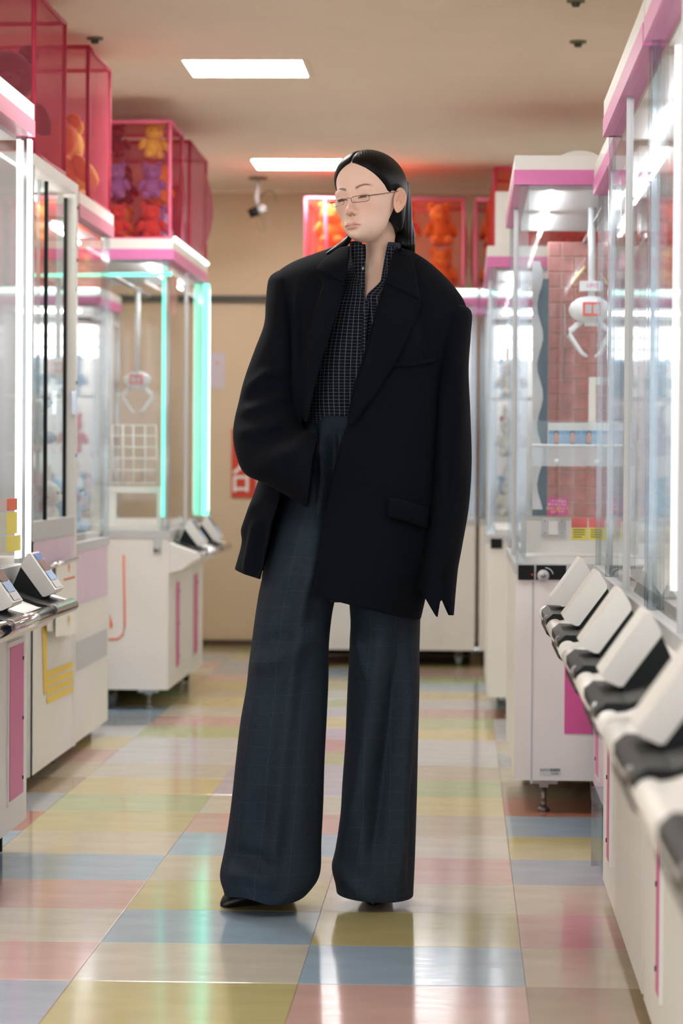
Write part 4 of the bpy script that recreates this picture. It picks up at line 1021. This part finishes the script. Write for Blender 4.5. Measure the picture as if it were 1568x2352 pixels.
# collar leaves folded at the neck opening
strip(bvS, [(805,556),(808,590),(818,630),(832,668)],[(832,560),(840,600),(838,640),(838,672)], .006, SHIRT, 'collar_leaf', SH, 16, 6, .003)
strip(bvS, [(880,655),(884,620),(888,590),(892,566)],[(890,660),(905,625),(914,595),(918,566)], .006, SHIRT, 'collar_leaf', SH, 16, 6, .003)
q = hit(bvS,833,618); bm = NB(); cyl(bm, q+Vector((0,-.009,0)), q+Vector((0,-.013,0)), .0055, 16); part('button', bm, M['steel'], SH, True)

# ---- coat body
SC = [(772,566,940,574,6.57,.075,.085),(724,583,985,602,6.565,.10,.115),(668,605,1036,650,6.56,.13,.135),(632,634,1070,702,6.555,.148,.145),(628,680,1066,750,6.55,.165,.15),(640,750,1045,815,6.545,.178,.155),(645,850,1022,900,6.54,.186,.16),(640,950,1010,1000,6.54,.19,.165),(615,1050,1004,1100,6.54,.195,.17),(585,1130,998,1200,6.54,.20,.175),(560,1235,986,1310,6.54,.205,.18),(540,1306,966,1422,6.54,.205,.18)]
YR_ = [572,600,640,668,716,827,905,957,977,1020,1130,1250,1392]; XR_ = [912,905,893,882,869,838,814,806,803,788,763,743,720]
YL_ = [566,585,668,763,850,930,980,1050,1150,1200,1270,1338]; XL_ = [800,803,787,760,732,712,695,665,648,632,616,603]
def openC(u):
    row = catmull(np.array(SC,float), u); ax,ay,bx,by = row[:4]; c = (ax+bx)/2; h = (bx-ax)/2
    def solve(Yk,Xk):
        x = 800
        for _ in range(6):
            y = ay+(by-ay)*(x-ax)/(bx-ax); x = np.interp(y,Yk,Xk)
        v = (x-c)/h; v = max(-.98,min(.98,v)); return math.copysign(abs(v)**(2.4/2),v)
    return solve(YL_,XL_), solve(YR_,XR_)
rC = ridges([([(693,650),(688,800),(680,960)],9,.012),([(700,700),(700,850)],7,-.010),([(1000,860),(985,1100),(965,1400)],16,.010),([(900,1000),(890,1250),(880,1400)],40,.008),([(960,700),(985,780),(995,860)],18,-.010),([(560,1240),(600,1140)],12,.012),([(590,1330),(615,1200)],8,-.016),([(572,1320),(600,1180)],9,.012)])
def endC(t,s,f): return smoothstep(.93,1,t)*(6*f if f < 0 else 0)
CT = finish(part('coat', loft(SC, 100, 150, 2.4, lambda px,py,s,f: rC(px,py) if f > .05 else 0, opening=openC, endfn=endC), COAT, PER), 1, .006)
CT['label'] = 'oversized black navy wool coat with peak lapels'
bvC = bvh_of(loft(SC, 100, 150, 2.4, lambda px,py,s,f: rC(px,py) if f > .05 else 0))
# sleeves
SLL = [(640,622,712,612,6.555,.05,.05),(618,640,706,650,6.55,.085,.085),(611,690,702,705,6.54,.10,.10),(607,745,702,770,6.53,.105,.10),(586,802,700,830,6.51,.105,.10),(563,866,694,890,6.49,.105,.10),(548,925,694,945,6.46,.105,.10),(536,985,694,972,6.43,.105,.10),(541,1040,697,984,6.40,.10,.10),(562,1088,702,988,6.37,.095,.10),(612,1112,708,990,6.34,.09,.09),(660,1140,716,996,6.33,.085,.08),(706,1167,728,1012,6.325,.08,.07)]
rS = ridges([([(560,900),(620,860),(680,850)],12,.012),([(550,950),(620,930),(685,900)],14,.014),([(560,930),(640,890)],10,-.010),([(545,1000),(600,985),(680,960)],16,.014),([(575,1060),(620,1010),(680,985)],14,-.012),([(640,660),(655,760),(660,860)],14,.008),([(590,1080),(650,1040),(710,1030)],26,.010)])
finish(part('coat_sleeve', loft(SLL, 90, 64, 2.2, lambda px,py,s,f: rS(px,py)*(f if f > 0 else 0), capA=True), COAT, CT), 1, .005)
SLR = [(985,660,1062,700,6.555,.05,.05),(1002,705,1083,718,6.55,.085,.085),(1004,760,1081,770,6.545,.10,.10),(1000,850,1076,850,6.54,.105,.10),(994,950,1080,950,6.53,.105,.10),(988,1060,1083,1060,6.52,.105,.10),(979,1170,1077,1160,6.50,.10,.10),(967,1260,1062,1250,6.48,.095,.095),(958,1325,1048,1325,6.47,.09,.09),(955,1352,1042,1368,6.465,.085,.085)]
rSR = ridges([([(1050,780),(1055,950),(1040,1150)],16,.012),([(1020,860),(1010,1050)],14,.010),([(1035,900),(1030,1100),(1010,1280)],12,-.008),([(1030,1150),(1015,1330)],14,.010)])
def endSR(t,s,f):
    e = smoothstep(.90,1,t)
    h = np.interp(s,[-1,-.5,.05,.16,.3,.42,.82,1.0],[-4,14,50,52,14,10,44,44]) if f > 0 else np.interp(s,[-1,0,1],[-8,6,44])
    return e*h
finish(part('coat_sleeve', loft(SLR, 80, 96, 2.2, lambda px,py,s,f: rSR(px,py)*(f if f > 0 else 0), endfn=endSR, capA=True), COAT, CT), 0, .005)
# lapels and collar
strip(bvC, [(919,566),(898,625),(882,668),(867,716),(838,827),(814,905),(806,957),(803,975)],[(942,585),(955,640),(968,694),(950,745),(905,838),(866,900),(832,945),(806,977)], .010, COAT, 'lapel', CT, 50, 8, .004, bulge=.006)
strip(bvC, [(905,572),(893,610),(884,650)],[(945,588),(957,640),(962,688)], .017, COAT, 'coat_collar', CT, 16, 8, .004, bulge=.004)
strip(bvC, [(770,574),(735,606),(724,622),(742,652),(722,720),(702,790),(696,860),(698,930),(700,968)],[(803,566),(803,590),(796,625),(788,666),(774,716),(760,763),(733,850),(714,925),(704,970)], .010, COAT, 'lapel', CT, 50, 8, .004, bulge=.006)
strip(bvC, [(776,572),(740,600),(724,622)],[(802,566),(800,600),(790,650)], .017, COAT, 'coat_collar', CT, 16, 8, .004, bulge=.004)
# pockets
strip(bvC, [(891,1142),(937,1152),(982,1166)],[(888,1187),(934,1199),(979,1213)], .008, COAT, 'pocket_flap', CT, 16, 6, .006, bulge=.004)
strip(bvC, [(888,832),(940,832),(1000,822)],[(888,842),(940,842),(1000,832)], .004, COAT, 'breast_pocket', CT, 12, 3, .004)

# ---- head (star-shaped distance field) and neck
HS = .935
psi, dl, ro = math.radians(28.8), math.radians(-4.2), math.radians(6.5)
f1 = Vector((-math.sin(psi),-math.cos(psi),0)); r1 = Vector((math.cos(psi),-math.sin(psi),0)); U = Vector((0,0,1))
f2 = f1*math.cos(dl)-U*math.sin(dl); u2 = U*math.cos(dl)+f1*math.sin(dl)
r3 = r1*math.cos(ro)+u2*math.sin(ro); u3 = u2*math.cos(ro)-r1*math.sin(ro)
HC = atY(849,456.5,6.50)
def hw(r,f,u): return HC+(r3*r+f2*f+u3*u)*HS
def hwv(P): return np.array(HC)+HS*(P[...,0:1]*np.array(r3)+P[...,1:2]*np.array(f2)+P[...,2:3]*np.array(u3))
def sdE(P,c,r):
    q = P-np.array(c); r = np.array(r)
    k0 = np.linalg.norm(q/r,axis=-1); k1 = np.linalg.norm(q/(r*r),axis=-1)+1e-9
    return k0*(k0-1)/k1
def sdCap(P,a,b,ra,rb):
    a = np.array(a); b = np.array(b); ba = b-a; pa = P-a
    h = np.clip((pa@ba)/(ba@ba),0,1)
    return np.linalg.norm(pa-h[...,None]*ba,axis=-1)-(ra+(rb-ra)*h)
def smin(a,b,k):
    h = np.clip(.5+.5*(b-a)/k,0,1); return b+(a-b)*h-k*h*(1-h)
def smax(a,b,k): return -smin(-a,-b,k)
def headsdf(P0):
    P = P0.copy(); P[...,0] = np.abs(P[...,0])
    d = sdE(P,(0,-.014,.030),(.0735,.096,.083))
    d = smin(d, sdE(P,(0,.030,.045),(.060,.056,.055)), .03)
    d = smin(d, sdE(P,(0,.026,-.030),(.0625,.058,.075)), .025)
    d = smin(d, sdE(P,(0,.042,-.070),(.043,.044,.040)), .022)
    d = smin(d, sdE(P,(0,.074,-.096),(.017,.014,.013)), .02)
    d = smin(d, sdE(P,(.040,.052,-.020),(.022,.024,.020)), .022)
    Q = P; P = P.copy(); P[...,2] += .009
    d = smin(d, sdE(P,(.026,.074,.016),(.026,.012,.009)), .016)
    d = smax(d, -sdE(P,(.031,.103,-.002),(.019,.017,.0105)), .014)
    d = smin(d, sdE(P,(.031,.0745,-.003),(.0155,.0125,.0115)), .004)
    # upper lid fold
    d = smax(d, -sdE(P,(.031,.0905,.0065),(.015,.004,.0009)), .0025)
    nose = sdCap(P,(0,.083,.006),(0,.1025,-.034),.0055,.0080)
    d = smin(d, nose, .012)
    d = smin(d, sdE(P,(0,.1035,-.0375),(.0088,.0085,.0075)), .006)
    d = smin(d, sdE(P,(.0120,.0915,-.0400),(.0070,.0085,.0065)), .005)
    d = smax(d, -sdE(P,(.0062,.0985,-.0475),(.0036,.006,.0028)), .002)
    P = Q.copy(); P[...,2] += .0115
    # mouth area
    d = smin(d, sdE(P,(0,.078,-.068),(.024,.016,.018)), .014)
    d = smin(d, sdE(P,(.006,.0905,-.0655),(.014,.0055,.0042)), .009)
    d = smin(d, sdE(P,(0,.0905,-.0745),(.0165,.0065,.0048)), .005)
    d = smax(d, -sdE(P,(0,.1005,-.0700),(.0225,.0085,.0009)), .0025)
    d = smax(d, -sdE(P,(0,.101,-.0585),(.003,.006,.006)), .006)
    d = smax(d, -sdE(P,(0,.095,-.0835),(.013,.007,.003)), .010)
    return d
NA, NE = 340, 340
# azimuth denser in front (az=0 is forward)
ta = np.linspace(-1,1,NA,endpoint=False); az = math.pi*(.45*ta+.55*ta**3)
te = np.linspace(-1,1,NE+1); el = (math.pi/2-.0005)*(.62*te+.38*te**3)
AZ,EL = np.meshgrid(az,el)
D = np.stack([np.sin(AZ)*np.cos(EL), np.cos(AZ)*np.cos(EL), np.sin(EL)],-1)
C0 = np.array((0,.012,-.006))
lo = np.full(AZ.shape,.015); hi_ = np.full(AZ.shape,.18)
for _ in range(34):
    mi = (lo+hi_)/2; s = headsdf(C0+D*mi[...,None]); ins = s < 0
    lo = np.where(ins,mi,lo); hi_ = np.where(ins,hi_,mi)
RAD = (lo+hi_)/2
HP = C0+D*RAD[...,None]
HWp = hwv(HP)
verts = HWp.reshape(-1,3).tolist(); faces = []
for i in range(NE):
    for j in range(NA):
        a = i*NA+j; b = i*NA+(j+1)%NA; faces.append((a,b,b+NA,a+NA))
# colours
def headcol(P):
    base = np.array(srgb(236,202,186)[:3]); c = np.tile(base,(len(P),1))
    r,f,u = np.abs(P[:,0]),P[:,1],P[:,2]+.009; fr = f > .04; um = u+.0025; ub = u+.002
    def mix(mask,col,a=1): 
        k = (mask*a)[:,None]; c[:] = c*(1-k)+np.array(col)*k
    g = lambda x,w_: np.exp(-(x/w_)**2)
    ss = lambda a,b,x: (lambda t: t*t*(3-2*t))(np.clip((x-a)/(b-a),0,1))
    # cheeks and nose warmth
    mix(fr*g(np.hypot(r-.036,(u+.030)*1.2),.022), srgb(222,160,142)[:3], .35)
    mix(fr*g(np.hypot(r,u+.038),.014), srgb(220,158,138)[:3], .4)
    # lips
    up_ = -.0650+.0032*np.clip(1-((r-.0075)/.0085)**2,-.6,1)-.004*np.clip((r-.012)/.012,0,1)
    lw_ = -.0795+.0085*np.clip(r/.0225,0,1)**2
    lip = fr*ss(.0235,.0215,r)*ss(up_+.0008,up_-.0016,um)*ss(lw_-.0008,lw_+.0014,um)
    mix(lip, srgb(200,134,122)[:3], .65)
    mix(fr*ss(.024,.021,r)*g(um+.0700+.0006*np.cos(r*200),.0010), srgb(130,66,58)[:3], .75)
    # brows
    t = (r-.013)/.038; bc = .0205+.0075*np.sin(np.clip(t,0,1)*1.9)-.004*np.clip(t-.6,0,1)*2
    bw_ = .0035*(1-.55*np.clip(t,0,1))
    mix(fr*ss(-.06,.08,t)*ss(1.06,.8,t)*g(ub-bc,bw_), srgb(70,48,40)[:3], .85)
    # eyes: lowered gaze, narrow opening under the upper lid
    e = (r-.031)/.0145; ul = -.0040+.0024*(1-e*e)+.0008*e; ll = -.0070+.0012*e*e
    op = fr*(np.abs(e)<1)*ss(ll-.0003,ll+.0003,u)*ss(ul+.0004,ul-.0002,u)
    mix(op, srgb(205,196,190)[:3], 1)
    mix(op*ss(.72,.55,np.abs(e+.02)), srgb(28,18,16)[:3], 1)
    mix(fr*(np.abs(e)<1.12)*g(u-ul-.0002,.0017), srgb(16,11,11)[:3], 1)
    mix(fr*(np.abs(e)<1.0)*g(u-ll,.0006), srgb(120,80,68)[:3], .5)
    mix(fr*(np.abs(e)<1.1)*g(u-ul-.0050,.0007), srgb(150,98,80)[:3], .35)
    mix(fr*g(np.hypot(e*.0145,(u+.001)*1.1),.013), srgb(214,160,144)[:3], .18)
    # nostrils
    mix(fr*g(np.hypot(r-.0062,(u+.0462)*1.4),.0026), srgb(90,48,40)[:3], .8)
    return c
hc = headcol(HP.reshape(-1,3))
# ears
def ear(side):
    V,Fc = [],[]; nr_,na = 14,40; base = len(verts)
    prof_t = [0,.18,.34,.46,.58,.70,.80,.88,.94,1.0]
    prof_h = [-.0060,-.0060,-.0050,-.001,.0030,.0004,-.0014,.0034,.0040,.0]
    rows = []
    for back in (0,1):
        for i in range(nr_+1):
            rho = i/nr_ if not back else 1-i/nr_
            row = []
            for k in range(na):
                a = 2*math.pi*k/na
                yy = math.cos(a); xx = math.sin(a)
                # outline: taller than wide, narrower lobe
                hgt = .0315 if yy > 0 else .0335
                wdt = .0195*(1-.28*max(0,-yy)**1.5)
                if xx < 0: wdt *= .78
                h = np.interp(rho,prof_t,prof_h)
                if xx < -.2 or yy < -.75: h = h*.35 if rho > .5 else h*.8
                if yy < -.55: h = h*.3+.0015*(1-rho)
                if back: h = h-.0035 if rho < .98 else h
                if back: h -= .004*(1-rho)
                X,Yv,Z = h, -xx*wdt*rho, yy*hgt*rho    # X out, Y forward(+), Z up ; back of ear has xx>0
                # tilt back, flare out
                ang = math.radians(-14); Y2 = Yv*math.cos(ang)-Z*math.sin(ang)*-1; Z2 = Z*math.cos(ang)+Yv*math.sin(ang)*-1
                fl = math.radians(32); X3 = X*math.cos(fl)-Y2*math.sin(fl); Y3 = Y2*math.cos(fl)+X*math.sin(fl)
                row.append((side*(.0790+X3), -.005+Y3, -.014+Z2))
            rows.append(row)
    for row in rows:
        for pnt in row: V.append(pnt)
    n_ = len(rows)
    for i in range(n_-1):
        for k in range(na):
            a = base+i*na+k; b = base+i*na+(k+1)%na; Fc.append((a,b,b+na,a+na))
    return np.array(V),Fc
for sd in (1,-1):
    V,Fc = ear(sd); verts += hwv(V).tolist(); faces += Fc
    ec = np.tile(np.array(srgb(226,180,158)[:3]),(len(V),1)); hc = np.vstack([hc,ec])
# neck and upper chest
NS = [(836,505,915,500,6.55,.052,.05),(838,545,908,540,6.555,.050,.05),(840,580,905,578,6.555,.050,.05),(836,615,908,612,6.55,.054,.05),(815,645,925,645,6.55,.070,.06),(785,690,950,690,6.55,.088,.07),(770,730,965,730,6.55,.09,.07)]
bn = loft(NS, 40, 48, 2.1); bn.verts.ensure_lookup_table(); base = len(verts)
bn.verts.index_update()
verts += [tuple(v.co) for v in bn.verts]; faces += [tuple(base+v.index for v in f.verts) for f in bn.faces]
hc = np.vstack([hc, np.tile(np.array(srgb(224,188,168)[:3]),(len(bn.verts),1))]); bn.free()
me = bpy.data.meshes.new('body'); me.from_pydata([tuple(Vector(v)-WO[PER]) for v in verts],[],faces)
ca = me.color_attributes.new('skin_colour','FLOAT_COLOR','POINT')
ca.data.foreach_set('color', np.hstack([hc,np.ones((len(hc),1))]).astype(np.float32).ravel())
me.polygons.foreach_set('use_smooth',[True]*len(me.polygons)); me.update()
SK = bpy.data.materials.new('skin'); SK.use_nodes = True; nt = SK.node_tree; b = nt.nodes['Principled BSDF']
at_ = nt.nodes.new('ShaderNodeVertexColor'); at_.layer_name = 'skin_colour'; nt.links.new(at_.outputs[0], b.inputs['Base Color'])
b.inputs['Roughness'].default_value = .5; b.inputs['Subsurface Weight'].default_value = .12; b.inputs['Subsurface Radius'].default_value = (.008,.003,.0015); b.inputs['Subsurface Scale'].default_value = .6
b.inputs['Specular IOR Level'].default_value = .35
me.materials.append(SK)
body = bpy.data.objects.new('body', me); COL.objects.link(body); body.parent = PER
body['label'] = 'pale face in three-quarter view with lowered eyes'

# ---- hair
HM = bpy.data.materials.new('black_hair'); HM.use_nodes = True; nt = HM.node_tree; b = nt.nodes['Principled BSDF']
at_ = nt.nodes.new('ShaderNodeVertexColor'); at_.layer_name = 'hair_colour'; nt.links.new(at_.outputs[0], b.inputs['Base Color'])
b.inputs['Roughness'].default_value = .42; b.inputs['Specular IOR Level'].default_value = .16
def skull(P0):
    P = P0.copy(); P[...,0] = np.abs(P[...,0])
    d = sdE(P,(0,-.016,.030),(.0765,.100,.0865)); d = smin(d, sdE(P,(0,.026,.045),(.0615,.057,.056)), .03)
    d = smin(d, sdE(P,(0,-.035,-.045),(.062,.055,.07)), .03)
    return d
lo = np.full(AZ.shape,.015); hi_ = np.full(AZ.shape,.2)
for _ in range(30):
    mi = (lo+hi_)/2; s = skull(C0+D*mi[...,None]); lo = np.where(s<0,mi,lo); hi_ = np.where(s<0,hi_,mi)
RS_ = (lo+hi_)/2
RH = np.maximum(RS_, RAD+.002)
# hairline height as function of azimuth
adeg = np.degrees(np.abs(AZ))
uh = np.interp(adeg, [0,8,18,30,45,58,68,76,84,92,102,112,122,134,180],[.0785,.0765,.070,.061,.046,.031,.019,.007,.004,.010,.012,.004,-.045,-.075,-.085])
Pz = (C0+D*RH[...,None])[...,2]
m_ = Pz-uh                        # >0 is hair
thick = np.clip(m_/.012,0,1)**.6*.0045
part_ = np.exp(-((C0+D*RH[...,None])[...,0]/.0035)**2)*(D[...,1] > -.1)*(Pz > .05)
comb = .00010*(np.sin(AZ*53+EL*5)+np.sin(AZ*91+EL*3+1)+np.sin(AZ*137+2))
RH2 = RH+thick+comb*np.clip(m_/.02,0,1)-part_*.0042
HPp = C0+D*RH2[...,None]
edge = m_ < 0
RIN = np.where(edge, RH2+(RAD-.004-RH2)*np.clip(-m_/.005,0,1), RH2)
HPp = C0+D*RIN[...,None]
hv = hwv(HPp).reshape(-1,3); hf = []
keep = (m_ > -.009)
for i in range(NE):
    for j in range(NA):
        j2 = (j+1)%NA
        if keep[i,j] or keep[i,j2] or keep[i+1,j] or keep[i+1,j2]:
            hf.append((i*NA+j,i*NA+j2,(i+1)*NA+j2,(i+1)*NA+j))
pcol = np.tile(np.array(srgb(9,9,12)[:3]),(len(hv),1))
pm = np.exp(-((C0+D*RH2[...,None])[...,0].reshape(-1)/.0011)**2)*((D[...,1] > .02)*(Pz > .06)).reshape(-1)
pcol = pcol*(1-pm[:,None]*.55)+np.array(srgb(190,160,140)[:3])*pm[:,None]*.55
vl_ = hv.tolist()
def addloft(S, nr_, ns_, p, fn=None):
    global pcol
    bq = loft(S, nr_, ns_, p, fn, capB=True); bq.verts.index_update(); base = len(vl_)
    vl_.extend([tuple(v.co) for v in bq.verts]); hf.extend([tuple(base+v.index for v in f.verts) for f in bq.faces])
    pcol = np.vstack([pcol, np.tile(np.array(srgb(9,9,12)[:3]),(len(bq.verts),1))]); bq.free()
# long fall behind the ear and neck
addloft([(872,425,940,420,6.60,.05,.05),(882,460,943,455,6.605,.045,.05),(892,500,947,497,6.60,.042,.045),(896,535,951,530,6.595,.04,.04),(900,558,954,552,6.585,.04,.04),(912,572,955,566,6.58,.035,.035),(934,584,953,578,6.58,.02,.02),(944,588,950,586,6.58,.008,.008)], 40, 60, 2.2, lambda px,py,s,f: .0012*math.sin(px*.9))
# strand on the far side
addloft([(800,535,812,540,6.53,.02,.02),(790,548,804,556,6.52,.02,.02),(772,562,790,572,6.49,.014,.02),(757,574,768,582,6.47,.008,.012),(747,582,752,586,6.46,.003,.003)], 24, 24, 2)
hm = bpy.data.meshes.new('hair'); hm.from_pydata([tuple(Vector(v)-WO[PER]) for v in vl_],[],hf)
ca = hm.color_attributes.new('hair_colour','FLOAT_COLOR','POINT')
ca.data.foreach_set('color', np.hstack([pcol,np.ones((len(pcol),1))]).astype(np.float32).ravel())
hm.polygons.foreach_set('use_smooth',[True]*len(hm.polygons)); hm.materials.append(HM); hm.update()
hair = bpy.data.objects.new('hair', hm); COL.objects.link(hair); hair.parent = PER
hair['label'] = 'sleek black hair parted in the middle, tucked behind the ear'

# ---- glasses
GM = mat('bronze_wire', srgb(120,96,92), .3, metal=1)
LENS = glass('spectacle_lens', (.97,.97,.97,1), .01, .05)
gu, gf = -.0215, .1040
bm = NB()
def rim(sd):
    w2,h2 = .0215,.0078; pts = []
    for k in range(28):
        a = 2*math.pi*k/28; c,s = math.cos(a),math.sin(a)
        x = w2*math.copysign(abs(c)**.5,c); y = h2*math.copysign(abs(s)**.6,s)
        rr = sd*.0315+x; pts.append(hw(rr, gf-abs(rr)**2*5.0+.004, gu+y))
    return pts
for sd in (1,-1): tubepath(bm, rim(sd), .00075, 6, closed=True)
GL = part('glasses', bm, GM, PER, True); GL['label'] = 'thin rectangular wire glasses worn low on the nose'
bm = NB(); tubepath(bm, [hw(-.009,gf+.004,gu+.003),hw(-.004,gf+.006,gu+.006),hw(.004,gf+.006,gu+.006),hw(.009,gf+.004,gu+.003)], .0008, 6); part('bridge', bm, GM, GL, True)
for sd in (1,-1):
    bm = NB(); tubepath(bm, [hw(sd*.054,gf-.0105,gu+.006),hw(sd*.060,gf-.013,gu+.007),hw(sd*.068,gf-.030,gu+.010),hw(sd*.073,.050,-.006),hw(sd*.0785,.008,.004),hw(sd*.0785,-.004,.008)], [.0011,.0013,.0012,.0010,.0010,.0010], 6); part('temple', bm, GM, GL, True)
    P_ = rim(sd); bm = NB(); cc = sum(P_,Vector())/len(P_); vc = bm.verts.new(cc); vv = [bm.verts.new(p_) for p_ in P_]
    for i in range(len(vv)): bm.faces.new((vc,vv[i],vv[(i+1)%len(vv)]))
    part('lens', bm, LENS, GL, True)

# ------------------------------------------------------------------ one object for each loose piece of small repeated fittings
for o in list(bpy.data.objects):
    if o.type == 'MESH' and o.parent and o.name.split('.')[0] in ('screw','notice_sticker','gantry_rail','shelf_bolt','tray_rib','gauge','black_slot','header_light','light_block_skirt'):
        bm = NB(); bm.from_mesh(o.data); bm.verts.ensure_lookup_table(); seen = set(); isl = []
        for v in bm.verts:
            if v in seen: continue
            st = [v]; grp = []; seen.add(v)
            while st:
                q = st.pop(); grp.append(q)
                for e in q.link_edges:
                    w2 = e.other_vert(q)
                    if w2 not in seen: seen.add(w2); st.append(w2)
            isl.append(grp)
        if len(isl) < 2: bm.free(); continue
        for gi, grp in enumerate(isl):
            ix = {v:i for i,v in enumerate(grp)}
            fs = {f for v in grp for f in v.link_faces}
            me = bpy.data.meshes.new(o.name.split('.')[0]); me.from_pydata([tuple(v.co) for v in grp],[],[[ix[v] for v in f.verts] for f in fs])
            me.materials.append(o.data.materials[0])
            for p_ in me.polygons: p_.use_smooth = o.data.polygons[0].use_smooth
            if gi == 0: new = (me,)
            else:
                c = bpy.data.objects.new(o.name.split('.')[0], me); COL.objects.link(c); c.parent = o.parent
        bm.free(); o.data = new[0]
